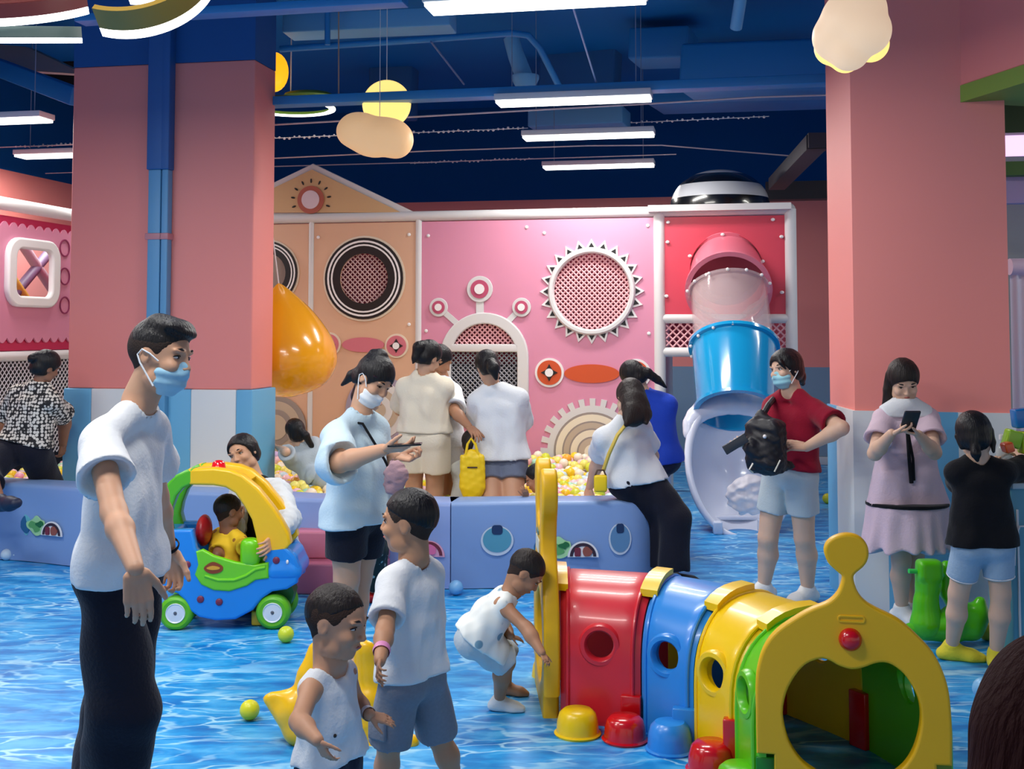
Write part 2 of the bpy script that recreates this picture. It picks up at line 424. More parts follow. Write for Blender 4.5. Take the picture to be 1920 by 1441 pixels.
# ---------------------------------------------------------------- pillars
LB = mat('sky_blue_padding', (104, 176, 216), 0.5); WP = mat('off_white_padding', (222, 226, 226), 0.5)
def pillar(c, w, d, ax, zs, zt, side, name, stripes):
    """c centre on the floor; striped padding to zs, coral to zt, navy above"""
    H = 4.6
    p = MB().box(c + ZZ * (zs + zt) / 2, w, d, zt - zs, ax, 0.012).build(name, PINK); struct(p)
    top = MB().box(c + ZZ * (zt + H) / 2, w, d, H - zt, ax).build('navy_top', mat('pillar_navy', (4, 84, 152), 0.7), p)
    x = -w / 2 - 0.02; acc = x
    for i, (wd, m) in enumerate(stripes):
        ww = wd * (w + 0.04); MB().box(c + ax[0] * (acc + ww / 2) + ZZ * zs / 2, ww, d + 0.05, zs, ax, 0.01).build('padding_stripe', m, p); acc += ww
    return p
PY = 9.14; pl = at(131, 500, 9.28); pr = at(474, 500, 9.0)
axL = (Vector((pr.x - pl.x, pr.y - pl.y, 0)).normalized(), None, ZZ); axL = (axL[0], ZZ.cross(axL[0]), ZZ)
wL = Vector((pr.x - pl.x, pr.y - pl.y, 0)).length; dL = 0.42
cL = Vector(((pl.x + pr.x) / 2, (pl.y + pr.y) / 2, 0)) + axL[1] * dL / 2
pillar(cL, wL, dL, axL, 1.2, 3.75, 1, 'pillar_left', [(0.15, LB), (0.29, WP), (0.24, LB), (0.235, WP), (0.085, LB)])
# right pillar
q1 = at(1599, 500, 7.05); q2 = at(1890, 500, 6.82); q0 = at(1553, 500, 7.7)
for q in (q0, q1, q2): q.z = 0
q3 = q2 + (q0 - q1)
def prism(pts, z0, z1): 
    n = len(pts); return MB().add([p + ZZ * z0 for p in pts] + [p + ZZ * z1 for p in pts], [tuple(range(n))[::-1], tuple(range(n, 2 * n))] + [(i, (i + 1) % n, (i + 1) % n + n, i + n) for i in range(n)])
PR = prism([q1, q2, q3, q0], 1.175, 4.6).build('pillar_right', PINK); struct(PR)
fo = (q1 - q0).normalized() * 0.02; e = (q2 - q1); e2 = (q0 - q1); off = -fo
for (k0, k1, m) in ((-0.02, 0.2, WP), (0.2, 0.66, LB), (0.66, 1.02, WP)):
    prism([q1 + e * k0 + fo, q1 + e * k1 + fo, q1 + e * k1 + e2 * 0.3, q1 + e * k0 + e2 * 0.3], 0, 1.175).build('padding_stripe', m, PR)
for (k0, k1, m) in ((0.3, 0.62, WP), (0.62, 1.02, LB)):
    prism([q1 - e * 0.02 + e2 * k0, q2 + e * 0.02 + e2 * k0, q2 + e * 0.02 + e2 * k1, q1 - e * 0.02 + e2 * k1], 0, 1.175).build('padding_stripe', m, PR)
# square down pipes on the left pillar
def on_pillar(px, py, off=0.0): return on_plane(px, py, cL - axL[1] * (dL / 2 + off), axL[1])
for (x0, x1, lab) in ((280, 303, 'wider square blue down pipe on the pink pillar'), (305, 317, 'narrower square blue down pipe on the pink pillar')):
    a = on_pillar(x0, 500, 0.05); b = on_pillar(x1, 500, 0.05); wd = (b - a).length; cx = (a + b) / 2; cx.z = 0
    e = empty('down_pipe', cx + ZZ * 0.6, lab, 'pipe')
    MB().box(cx + ZZ * 3.75, wd * 1.25, 0.1, 1.7, axL, 0.008).build('upper_pipe', mat('pipe_navy', (28, 92, 158), 0.5), e)
    MB().box(cx + ZZ * 1.75, wd, 0.08, 2.3, axL, 0.008).build('lower_pipe', mat('pipe_blue', (92, 156, 200), 0.45), e)
    MB().box(cx + ZZ * 2.38, wd * 1.35, 0.1, 0.05, axL, 0.006).build('bracket', mat('bracket_pink', (190, 130, 140), 0.4), e)
# coral beam joining the right pillar, green underside, and what stands beyond it
g = mat('lime_paint', (128, 158, 62), 0.6)
bm0 = at(1818, 120, 6.8); bm0.z = 0
bd = Vector((0.24, -0.97, 0)).normalized(); bs = Vector((-bd.y, bd.x, 0))
beam = MB().box(bm0 + bd * 1.6 + bs * 0.42 + ZZ * 3.85, 3.4, 0.84, 1.5, (bd, bs, ZZ), 0.01).build('beam_right', PINK); struct(beam)
MB().box(bm0 + bd * 1.6 + bs * 0.42 + ZZ * 3.05, 3.4, 0.85, 0.1, (bd, bs, ZZ)).build('green_soffit', g, beam)
far = MB().box(at(2010, 600, 9.5) * 1 + Vector((0, 0, 2.3 - at(2010, 600, 9.5).z)), 1.6, 0.1, 4.6).build('wall_beyond', mat('grey_plaster', (150, 156, 150), 0.8, var=0.15, bscale=3)); struct(far)
lb = at(1985, 262, 8.6); o = MB().box(lb, 0.95, 0.05, 0.22).build('light_box', mat('lilac_glow', (236, 190, 250), 0.5, emit=0.9)); tag(o, 'lilac glowing light box beyond the right pillar', 'light box')
o = MB().box(at(1985, 315, 8.5), 0.95, 0.12, 0.1).build('sign_rail', mat('deep_green', (60, 110, 30), 0.5)); tag(o, 'dark green rail under the lilac light box', 'rail')
o = MB().box(at(1985, 218, 8.5), 0.95, 0.12, 0.24).build('sign_board', mat('forest_green', (24, 66, 14), 0.5)); tag(o, 'dark green sign board above the lilac light box', 'sign')
o = MB().box(at(1985, 355, 8.6), 0.95, 0.1, 0.2).build('lilac_board', mat('lilac_board', (176, 160, 205), 0.5)); tag(o, 'pale lilac board below the green rail', 'board')
# curtain on a rod
c0 = at(1896, 640, 7.7); e = empty('curtain', c0 * 1, 'sheer white curtain gathered at the edge of the right pillar', 'curtain')
mb = MB(); v = []; f = []; nx = 60
for j in range(13):
    for i in range(nx + 1):
        x = i / nx * 0.5; dd = 0.025 * math.sin(i * 0.9) * (0.5 + j / 24)
        v.append(Vector((c0.x + x, c0.y + dd, 2.02 - j * 0.15)))
for j in range(12):
    for i in range(nx): a = j * (nx + 1) + i; f.append((a, a + 1, a + nx + 2, a + nx + 1))
mb.add(v, f); o = mb.build('cloth', mat('sheer_white', (238, 226, 240), 0.7, alpha=0.88), e, auto=80)
MB().tube([Vector((c0.x + 0.0, c0.y, 2.07)), Vector((c0.x + 0.6, c0.y, 2.07))], 0.055, 16).build('rod_sleeve', mat('lilac_sleeve', (226, 200, 220), 0.6), e)

# ---------------------------------------------------------------- ceiling services
DB = mat('duct_blue', (22, 116, 184), 0.5, 0.4); DB2 = mat('tray_blue', (34, 130, 196), 0.45); DB3 = mat('pale_duct_blue', (100, 172, 220), 0.5)
def box2(name, pa, pb, w, h, m, label, cat='duct'):
    """bar from pa to pb"""
    pa = Vector(pa); pb = Vector(pb); d = (pb - pa); x = d.normalized(); y = ZZ.cross(x).normalized() if abs(x.z) < 0.95 else V; z = x.cross(y)
    o = MB().box((pa + pb) / 2, d.length, w, h, (x, y, z), min(w, h) * 0.08).build(name, m); return tag(o, label, cat)
box2('cable_tray', atz(440, 195, 3.5), atz(1560, 150, 3.5), 0.16, 0.07, DB2, 'long blue cable tray above the second lamp', 'cable tray')
box2('cable_tray', atz(150, 38, 3.75), atz(760, 2, 3.75), 0.14, 0.05, DB2, 'blue cable tray crossing in front of the pillar top', 'cable tray')
box2('air_duct', at(1290, 138, 10.4), at(1560, 130, 9.9), 0.6, 0.42, DB, 'large blue box duct beside the right pillar')
box2('air_duct', at(1190, 92, 11.2), at(1300, 88, 11.0), 0.5, 0.30, DB, 'square blue duct with a dark slot, left of the large duct')
box2('air_duct', at(1000, 228, 13.3), at(1175, 220, 13.0), 0.5, 0.2, DB3, 'pale blue duct between two linear lamps')
box2('air_duct', at(1230, 190, 12.3), at(1560, 178, 11.6), 0.6, 0.18, DB, 'blue duct under the tray near the right pillar')
box2('air_duct', at(540, 52, 9.9), at(850, 38, 9.7), 0.3, 0.16, DB3, 'pale blue duct beside the left pillar top')
box2('ceiling_beam', at(700, 110, 13.2), at(780, 108, 13.1), 0.3, 1.4, mat('beam_dark', (16, 88, 148), 0.8), 'navy concrete beam behind the bent pipe', 'beam')
box2('ceiling_beam', at(1020, 110, 12.6), at(1160, 104, 12.3), 0.3, 0.9, mat('beam_dark', (16, 88, 148), 0.8), 'navy perforated board right of the bent pipe', 'beam')
o = MB().tube([at(525, 92, 9.6), at(800, 74, 9.5), at(960, 62, 9.4), at(990, 66, 9.4), at(1012, 90, 9.5), at(1050, 165, 9.7)], 0.028, 12).build('sprinkler_pipe', DB2); tag(o, 'blue pipe with a bend running past the ceiling', 'pipe')
o = MB().tube([at(958, 70, 11.0), at(968, 105, 11.0), at(985, 150, 11.0)], [0.075, 0.08, 0.085], 14).build('flexible_duct', DB3); tag(o, 'short fat pale blue duct hanging behind the bent pipe', 'duct')
o = MB().lathe(at(985, 148, 10.9), [(0.0, -0.09), (0.09, -0.08), (0.13, 0.0), (0.13, 0.03), (0.0, 0.05)]).build('air_vent', DB3); tag(o, 'round blue vent cap under the fat duct', 'vent')
o = MB().tube([at(1390, -10, 8.2), at(1380, 52, 8.4)], 0.045, 12).build('hanging_pipe', DB3); tag(o, 'pale blue pipe stub cut by the top edge', 'pipe')
o = MB().tube([at(614, 10, 9.5), at(614, 84, 9.5)], 0.024, 10).build('hanging_rod', DB2); tag(o, 'blue vertical rod beside the pillar top', 'rod')
o = MB().tube([at(635, -60, 9.3), at(635, 185, 9.3)], 0.006, 6).build('suspension_cable', mat('cable_tan', (170, 140, 120), 0.5)); tag(o, 'thin tan cable above the cloud lamp', 'cable')
o = MB().tube([at(1072, 6, 7.2), at(1120, 162, 9.0)], 0.007, 6).build('suspension_cable', mat('cable_pale', (150, 180, 220), 0.5)); tag(o, 'pale diagonal cable in front of the perforated board', 'cable')
o = MB().tube([at(808, 78, 9.4), at(870, 158, 10.5)], 0.009, 6).build('suspension_cable', mat('cable_mid', (70, 110, 160), 0.5)); tag(o, 'blue diagonal strut under the bent pipe', 'cable')
def wire(pts, r, m, label): tag(MB().tube([at(*p) for p in pts], r, 6).build('cable', m), label, 'cable')
pw = mat('pale_cable', (214, 196, 200), 0.4)
wire([(440, 238, 9.9), (900, 212, 9.9), (1240, 193, 9.9), (1420, 182, 9.9), (1560, 178, 9.9)], 0.008, pw, 'pale cable slung just under the second lamp')
wire([(440, 300, 11.6), (800, 283, 11.6), (1100, 273, 11.6), (1240, 272, 11.6), (1480, 292, 11.4)], 0.007, pw, 'pale sagging cable between the two short lamps')
wire([(440, 314, 12.2), (800, 304, 12.2), (1268, 289, 12.2)], 0.006, pw, 'thin pale cable above the smallest lamp')
wire([(0, 276, 12.0), (140, 271, 12.0)], 0.006, pw, 'thin pale cable left of the pink square pillar')
wire([(85, 325, 13.0), (140, 323, 13.0)], 0.005, pw, 'shortest pale cable left of the pink square pillar')
def garland(pts, label):
    P_ = [at(*p) for p in pts]; mb = MB(); mb.tube(P_, 0.004, 5); rg = random.Random(len(label))
    for a, b in zip(P_[:-1], P_[1:]):
        n = int((b - a).length / 0.045)
        for i in range(n):
            q = a.lerp(b, i / n); mb.ball(q + Vector((0, 0, rg.uniform(-0.008, 0.01))), rg.uniform(0.009, 0.014), 6)
    tag(mb.build('light_string', mat('string_white', (235, 232, 232), 0.5), weld=False), label, 'garland')
garland([(440, 262, 10.6), (990, 240, 10.6)], 'white beaded string left of the pale duct')
garland([(1184, 230, 10.6), (1442, 218, 10.6)], 'white beaded string right of the pale duct')
garland([(770, 306, 12.4), (1000, 297, 12.3)], 'white beaded string on the thin cable')
garland([(30, 275, 11.9), (140, 270, 11.9)], 'white beaded string left of the pink square pillar')
# black steel truss by the right pillar
e = empty('steel_bracket', at(1500, 330, 11.5), 'black steel bracket beside the right pillar above the dome', 'bracket')
K = mat('black_steel', (22, 22, 32), 0.5)
pa, pb = at(1456, 345, 11.9), at(1535, 262, 9.5); d = (pb - pa).normalized(); y = ZZ.cross(d).normalized()
MB().box((pa + pb) / 2, (pb - pa).length, 0.16, 0.12, (d, y, d.cross(y))).build('sloping_bar', mat('dark_steel', (44, 42, 52), 0.5), e)
MB().box(at(1530, 268, 9.6), 0.16, 0.14, 0.12).build('bar_end', K, e); MB().box(at(1500, 358, 13.0), 0.75, 0.2, 0.2).build('cross_bar', K, e)
# left: dark recess, grey cloth sheet, blue beam
o = MB().box(at(20, 100, 13.2), 2.6, 0.6, 1.0).build('ceiling_recess', mat('recess_black', (14, 14, 16), 0.9)); tag(o, 'black open recess in the ceiling at the left edge', 'recess')
s0 = [at(-30, 80, 11.6), at(50, 88, 11.4), at(135, 128, 10.8), at(140, 138, 10.8), at(40, 132, 11.2), at(-30, 118, 11.4)]
v = s0 + [p + Vector((0, 0.25, 0.03)) for p in s0]
o = MB().add(v, [(0, 1, 2, 3, 4, 5), (11, 10, 9, 8, 7, 6)] + [(i, i + 6, (i + 1) % 6 + 6, (i + 1) % 6) for i in range(6)]).build('hanging_sheet', mat('grey_sheet', (150, 142, 146), 0.7), auto=20); tag(o, 'grey slanted sheet hanging under the black recess', 'sheet')
box2('ceiling_beam', at(-20, 120, 11.0), at(145, 182, 10.0), 0.12, 0.16, DB, 'blue sloping beam at the left edge', 'beam')

# ---------------------------------------------------------------- decorative lamps
def shade_obj(name, fld, h, m, parent): return sdf_obj(name, fld, h, m, parent)
GLOWP = mat('cloud_shade', (238, 205, 170), 0.45, emit=0.40, bump=0.1, bscale=8); GLOWY = mat('moon_shade', (252, 214, 120), 0.4, emit=0.75)
GLOWP2 = mat('cloud_shade_pale', (244, 218, 190), 0.45, emit=0.38)
e = empty('cloud_lamp', at(1600, 66, 4.6), 'large frosted cloud lamp in front of the coral pillar top', 'lamp')
X, Y_ = Vector((1, 0, 0)), Vector((0, 1, 0))
f_ = Fld()
for (px, py, r, dy) in ((1598, 40, 60, 0), (1572, 70, 50, 0.03), (1622, 56, 50, -0.03), (1610, 20, 54, 0), (1592, 94, 40, 0.0)):
    rr = r * 4.6 / F; f_.ell(at(px, py, 4.6 + dy), (X, Y_, ZZ), (rr, rr * 0.75, rr), 0.02)
sdf_obj('cloud_shade', f_, 0.008, GLOWP, e)
f_ = Fld(); 
for (px, py, r) in ((1560, 90, 34), (1585, 108, 30), (1632, 82, 36)):
    rr = r * 4.6 / F; f_.ell(at(px, py, 4.66), (X, Y_, ZZ), (rr, rr * 0.9, rr), 0.015)
sdf_obj('inner_globe', f_, 0.008, GLOWY, e)
MB().tube([at(1598, -10, 4.6), Vector((at(1598, -10, 4.6).x, 4.6, 4.6))], 0.005, 6).build('cord', mat('cord_white', (220, 220, 220), 0.5), e)
e = empty('cloud_lamp', at(703, 254, 8.9), 'small peach cloud lamp with a glowing round disc behind', 'lamp')
f_ = Fld()
for (px, py, r, ry) in ((668, 246, 38, 33), (704, 258, 52, 38), (742, 262, 34, 36), (676, 233, 34, 22), (720, 246, 40, 26)):
    s_ = 8.9 / F; f_.ell(at(px, py, 8.9), (X, Y_, ZZ), (r * s_, 0.1, ry * s_), 0.04)
sdf_obj('cloud_shade', f_, 0.014, mat('peach_cloud', (226, 180, 130), 0.45, emit=0.35, bump=0.3, bscale=5), e)
c = at(725, 195, 9.3); MB().lathe(c, [(0.0, -0.04), (0.18, -0.035), (0.195, 0), (0.18, 0.035), (0.0, 0.04)], Y_, 48).build('moon_disc', GLOWY, e)
MB().tube([c + ZZ * 0.19, Vector((c.x, c.y, 4.6))], 0.004, 6).build('cord', mat('cord_white', (220, 220, 220), 0.5), e)
MB().tube([at(712, 225, 8.9), Vector((at(712, 225, 8.9).x, 8.9, 4.6))], 0.003, 6).build('cord', mat('cord_white', (220, 220, 220), 0.5), e)
c = at(514, 135, 10.4); e = empty('round_lamp', c, 'orange glowing oval lamp half behind the left pillar', 'lamp')
MB().ball(c, 0.18, 24, (0.72, 0.5, 1)).build('shade', mat('orange_glow', (250, 168, 20), 0.4, emit=0.8), e)
MB().tube([c + ZZ * 0.1, Vector((c.x - .08, c.y, 4.6))], 0.004, 6).build('cord', mat('cord_white', (220, 220, 220), 0.5), e)
GW = mat('tube_glow', (255, 255, 252), 0.5, emit=3.0)
def arc_tube(c, r0, w, h, a0, a1, W, n=44):
    """flat luminous band bent into an arc in the plane of X and W"""
    Nn = X.cross(W).normalized(); Nn = Nn if Nn.z > 0 else -Nn; v = []; f = []
    for i in range(n + 1):
        t = math.radians(a0 + (a1 - a0) * i / n); d = X * math.cos(t) + W * math.sin(t)
        for (q, z) in ((r0 - w / 2, 0), (r0 + w / 2, 0), (r0 + w / 2, h), (r0 - w / 2, h)): v.append(Vector(c) + d * q + Nn * z)
    for i in range(n):
        for k in range(4): a = i * 4 + k; b = i * 4 + (k + 1) % 4; f.append((a, b, b + 4, a + 4))
    f += [(0, 1, 2, 3), tuple(n * 4 + k for k in (3, 2, 1, 0))]
    return v, f, Nn
def arc_lamp(c, rings, label, tilt=0.0):
    e = empty('ring_lamp', c, label, 'lamp', None); c = Vector(c)
    for (dz, r0, w, a0, a1, hh, sm_, tl) in rings:
        W = Vector((0, math.cos(math.radians(tl)), math.sin(math.radians(tl)))); q = c + ZZ * dz
        bh = 0.012 + 0.03 * math.sin(math.radians(tl)); v, f, Nn = arc_tube(q, r0, w, bh, a0, a1, W); MB().add(v, f).build('light_band', GW, e)
        v, f, _ = arc_tube(q + Nn * (bh + .002), r0 + w * .3, w * 0.4, hh, a0, a1, W); MB().add(v, f).build('shade', sm_, e)
    MB().tube([c + ZZ * 0.1, Vector((c[0], c[1], 4.6))], 0.006, 6).build('cord', mat('cord_white', (220, 220, 220), 0.5), e)
    MB().box(c + ZZ * 0.10, rings[0][1] * 1.6, 0.03, 0.02, (X, Y_, ZZ)).build('cross_bar', rings[0][6], e)
    return e
OC = mat('ochre_shade', (150, 120, 40), 0.5); MA = mat('maroon_shade', (92, 34, 34), 0.5); GR = mat('leaf_green', (70, 100, 20), 0.5); GGS = mat('grey_green_shade', (60, 76, 74), 0.5)
def ring_c(px, yb, Yb, r, tl): return at(px, yb, Yb) + Vector((0, math.cos(math.radians(tl)), math.sin(math.radians(tl)))) * r
q0_ = ring_c(238, 68, 4.05, 0.262, 58)
arc_lamp(q0_, [(0, 0.25, 0.05, -108, 50, 0.09, OC, 58), (0, 0.075, 0.055, -100, 50, 0.06, OC, 58)], 'white glowing spiral ring lamp with ochre shade at the top')
q0_ = ring_c(-16, 34, 4.2, 0.30, 38)
arc_lamp(q0_, [(0, 0.29, 0.055, -110, -20, 0.07, MA, 38), (ring_c(-16, 56, 4.2, 0.33, 28).z - q0_.z, 0.32, 0.045, -110, -24, 0.05, MA, 28), (ring_c(-16, 83, 4.2, 0.26, 14).z - q0_.z, 0.25, 0.04, -110, -12, 0.04, GGS, 14), (0, 0.07, 0.05, -160, 20, 0.04, OC, 38)], 'stacked white curved lamp with maroon shade in the corner')
arc_lamp(at(545, 204, 10.4), [(0, 0.37, 0.055, -180, 180, 0.03, GR, 0)], 'thin white ring lamp beside the pillar with green leaves')
o = MB().ball(at(578, 178, 10.4), 0.22, 20, (1, 0.5, 0.2)).build('lamp_leaf', GR); tag(o, 'flat green leaf ornament above the thin ring lamp', 'ornament')
# ---------------------------------------------------------------- play structure behind the ball pit
ST = 11.16
def sp(px, py, t=ST):
    p = on_plane(px, py, R(0, t), V); return (p.dot(U), p.z)
PWHT = mat('structure_white', (214, 212, 212), 0.45); BEIGE = mat('beige_panel', (216, 172, 142), 0.5, var=0.04, bscale=2)
ROSE = mat('rose_panel', (216, 140, 168), 0.42, bump=0.04, bscale=3); REDP = mat('crimson_panel', (206, 62, 84), 0.35, bump=0.08, bscale=2.5)
BLK = mat('print_black', (16, 14, 16), 0.45); WHT = mat('print_white', (236, 232, 232), 0.45); CREAM = mat('print_cream', (228, 212, 190), 0.5)
ps = empty('play_structure', R(-2.2, ST, 0), 'soft play climbing frame with beige, rose and crimson printed panels behind the ball pit', 'play structure')
def pl(name, pts_px, m, thick=0.02, off=0.0, holes=(), bevel=0.0, label=None, parent=ps):
    lp = [[sp(*p) for p in pts_px]] + [h for h in holes]
    o = plate(name, lp, thick, R(0, ST - off), U, ZZ, m, parent, bevel)
    if label: o['label'] = label
    return o
def disc(name, c, r, m, thick=0.012, off=0.03, holes=(), ry=None, bevel=0, n=48, parent=ps):
    return plate(name, [circ(c, r, n, ry)] + list(holes), thick, R(0, ST - off), U, ZZ, m, parent, bevel)
pxm = 1 / 193.0   # metres per pixel on the panel plane
topz = 2.78
for (x, y, r) in ((583, 640, 0.03), (785, 640, 0.035), (1237, 600, 0.055), (1484, 600, 0.055), (470, 640, 0.05)):
    s_, _ = sp(x, y); MB().tube([R(s_, ST, 0), R(s_, ST, topz)], r, 16).build('post', PWHT, ps)
s0, s1 = sp(400, 410)[0], sp(1486, 395)[0]
MB().tube([R(s0, ST, topz), R(s1, ST, topz)], 0.05, 16).build('top_rail', PWHT, ps)
sr = sp(1484, 600)[0]
for (a, b) in ((sr, sr), (sp(1237, 600)[0],) * 2): MB().tube([R(a, ST, topz), R(b, ST + 1.2, topz)], 0.05, 14).build('top_rail', PWHT, ps); MB().tube([R(a, ST + 1.2, 0), R(a, ST + 1.2, topz)], 0.05, 14).build('post', PWHT, ps)
def sz(x0, x1): return sp(x0, 600)[0], sp(x1, 600)[0]
def panel(x0, x1, z0, z1, m, holes, label=None):
    a, b = sz(x0, x1); o = plate('panel', [[(a, z0), (b, z0), (b, z1), (a, z1)]] + list(holes), 0.03, R(0, ST), U, ZZ, m, ps, 0.004)
    if label: o['label'] = label
    return o
c1 = sp(684, 522); c0_ = sp(503, 512); c2 = sp(1110, 546)
panel(470, 578, 0.0, 2.72, BEIGE, [circ(c0_, 0.2)], 'beige printed panel')
panel(589, 781, 0.0, 2.72, BEIGE, [circ(c1, 0.255)], 'beige printed panel with round black window')
ax0, ax1 = sp(829, 700)[0], sp(990, 700)[0]; acx = (ax0 + ax1) / 2; ar = (ax1 - ax0) / 2; az = sp(905, 588)[1] - ar; ab = sp(905, 797)[1]
def arch(cx, r, zc, zb, n=24): return [(cx + r * math.cos(math.pi * i / n), zc + r * math.sin(math.pi * i / n)) for i in range(n + 1)] + [(cx - r, zb), (cx + r, zb)]
aw = 0.085
panel(791, 1229, 0.0, 2.72, ROSE, [circ(c2, 0.37), arch(acx, ar - aw, az, ab + aw)], 'rose printed panel')
# gable
a0, a1, a2 = sp(388, 404), sp(587, 308), sp(787, 404)
plate('gable_board', [[a0, a2, a1]], 0.05, R(0, ST + 0.02), U, ZZ, PWHT, ps, 0.008)
def shrink(p, c, k): return (c[0] + (p[0] - c[0]) * k, c[1] + (p[1] - c[1]) * k)
gc = ((a0[0] + a1[0] + a2[0]) / 3, (a0[1] + a1[1] + a2[1]) / 3)
plate('gable_face', [[shrink(p, gc, 0.84) for p in (a0, a2, a1)]], 0.01, R(0, ST - 0.02), U, ZZ, mat('gable_tan', (205, 168, 122), 0.5), ps)
sc_ = sp(585, 375); BRN = mat('print_brown', (172, 88, 70), 0.5)
disc('sun_ring', sc_, 27 * pxm, BRN, off=0.035); disc('sun_centre', sc_, 18 * pxm, mat('print_lilac', (216, 196, 204), 0.5), off=0.043)
mb = MB()
for k in range(9):
    t = math.radians(-20 + 27.5 * k); d = Vector((math.cos(t), math.sin(t))); q = (sc_[0] + d.x * 37 * pxm, sc_[1] + d.y * 37 * pxm)
    rx = U * d.x + ZZ * d.y; ry = U * -d.y + ZZ * d.x; mb.ball(R(q[0], ST - 0.03, q[1]), 0.024, 10, (1, 0.4, 0.3), (rx, ry, V))
mb.build('sun_rays', BLK, ps)
# nets behind openings: crossing cords clipped to a shape, over the inner wall of the frame
def net(name, inside, c, ext, m, off, step=0.034, r=0.0055, parent=ps):
    mb = MB()
    for sg in (-1, 1):
        k = -ext * 2
        while k < ext * 2:
            prev = None; pts = []
            n = 60
            for i in range(n + 1):
                x = -ext + 2 * ext * i / n; z = sg * x + k
                if inside(c[0] + x, c[1] + z) and abs(z) <= ext * 2: pts.append((c[0] + x, c[1] + z))
            if len(pts) > 1: mb.tube([R(pts[0][0], ST + off, pts[0][1]), R(pts[-1][0], ST + off, pts[-1][1])], r, 4, cap=False)
            k += step * 1.414
    return mb.build(name, m, parent, weld=False)
inc = lambda c, r: (lambda x, z: (x - c[0]) ** 2 + (z - c[1]) ** 2 < r * r)
NP = mat('net_pink', (236, 176, 182), 0.6); NG = mat('net_grey', (150, 152, 162), 0.6); 
net('net', inc(c2, 0.375), c2, 0.38, NP, 0.0, 0.036, 0.0085)
net('net', inc(c1, 0.26), c1, 0.26, mat('net_dust', (196, 160, 160), 0.6), 0.0, 0.036, 0.007)
inarch = lambda x, z: (abs(x - acx) < ar - aw + 0.005 and ab + aw - 0.01 < z <= az) or (z > az and (x - acx) ** 2 + (z - az) ** 2 < (ar - aw + 0.005) ** 2)
zb_ = sp(905, 652)[1]
net('net', lambda x, z: inarch(x, z) and z > zb_, (acx, az), 0.4, NP, 0.0, 0.036, 0.008)
net('net', lambda x, z: inarch(x, z) and z < zb_, (acx, (ab + az) / 2), 0.5, NG, 0.0, 0.034, 0.0062)
# inner walls seen through the nets
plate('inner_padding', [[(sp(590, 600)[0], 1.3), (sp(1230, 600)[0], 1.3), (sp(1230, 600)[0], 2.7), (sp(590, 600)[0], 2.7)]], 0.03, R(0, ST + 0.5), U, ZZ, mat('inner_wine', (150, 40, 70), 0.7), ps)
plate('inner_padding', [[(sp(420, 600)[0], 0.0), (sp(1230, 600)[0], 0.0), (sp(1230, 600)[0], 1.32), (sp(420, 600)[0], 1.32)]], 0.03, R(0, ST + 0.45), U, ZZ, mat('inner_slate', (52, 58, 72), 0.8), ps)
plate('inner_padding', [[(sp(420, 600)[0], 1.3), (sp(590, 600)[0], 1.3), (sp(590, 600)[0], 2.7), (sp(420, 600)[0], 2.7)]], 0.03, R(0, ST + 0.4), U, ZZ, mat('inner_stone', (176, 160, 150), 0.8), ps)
# round black window rings
for (c, k) in ((c1, 1.0), (c0_, 0.8)):
    w_ = []
    for (ro, ri, m, off) in ((78 * pxm * k, 48 * pxm * k, BLK, 0.03), (73 * pxm * k, 69.5 * pxm * k, WHT, 0.036), (65.5 * pxm * k, 62.5 * pxm * k, WHT, 0.036)):
        disc('window_ring', c, ro, m, 0.014, off, [circ(c, ri)])
    disc('window_ring', c, 82 * pxm * k, CREAM, 0.01, 0.022, [circ(c, 76 * pxm * k)])
# toothed sun window
N_ = 24; ro, ri = 97 * pxm, 80 * pxm; star = []
for i in range(N_ * 2): t = math.pi * i / N_ + math.pi / 2; r = ro if i % 2 == 0 else ri; star.append((c2[0] + r * math.cos(t), c2[1] + r * math.sin(t)))
disc('toothed_border', (0, 0), 1, WHT, 0.014, 0.024) if False else plate('toothed_border', [star, circ(c2, 74 * pxm)], 0.014, R(0, ST - 0.024), U, ZZ, WHT, ps)
mb = MB()
for i in range(N_):
    t = 2 * math.pi * i / N_ + math.pi / 2; tri = []
    for (rr, dt) in ((90 * pxm, 0), (77 * pxm, 0.105), (77 * pxm, -0.105)): tri.append(R(c2[0] + rr * math.cos(t + dt), ST - 0.036, c2[1] + rr * math.sin(t + dt)))
    q = [p + V * 0.01 for p in tri]; mb.add(tri + q, [(0, 1, 2), (5, 4, 3), (0, 3, 4, 1), (1, 4, 5, 2), (2, 5, 3, 0)])
mb.build('black_teeth', BLK, ps, auto=20)
MB().lathe(R(c2[0], ST - 0.05, c2[1]), [(70 * pxm, 0.04), (70 * pxm, 0), (73 * pxm, -0.02), (78 * pxm, -0.02), (81 * pxm, 0), (81 * pxm, 0.04)], V, 64).build('window_frame', PWHT, ps)
# arched window frame with stalks
plate('arch_frame', [arch(acx, ar, az, ab), arch(acx, ar - aw, az, ab + aw)], 0.05, R(0, ST - 0.03), U, ZZ, PWHT, ps, 0.012)
MB().box(R(acx, ST - 0.03, zb_), (ar - aw) * 2, 0.05, 0.075, bev=0.01).build('arch_crossbar', PWHT, ps)
def stalk(px, py, r, bx, by):
    c = sp(px, py); b = sp(bx, by); 
    d = Vector((b[0] - c[0], 0, b[1] - c[1])); a_ = U * d.x + ZZ * d.z; l = a_.length; a_ = a_ / l
    MB().box(R((b[0] + c[0]) / 2, ST - 0.024, (b[1] + c[1]) / 2), l, 0.012, 0.075 if r > 20 else 0.055, (a_, V, a_.cross(V))).build('stalk', PWHT, ps)
    disc('stalk_ring', c, r * pxm, PWHT, 0.02, 0.03, bevel=0.004); disc('stalk_ring_fill', c, r * 0.72 * pxm, mat('print_plum', (186, 74, 108), 0.5), 0.012, 0.042); disc('stalk_ring_centre', c, r * 0.4 * pxm, WHT, 0.012, 0.05)
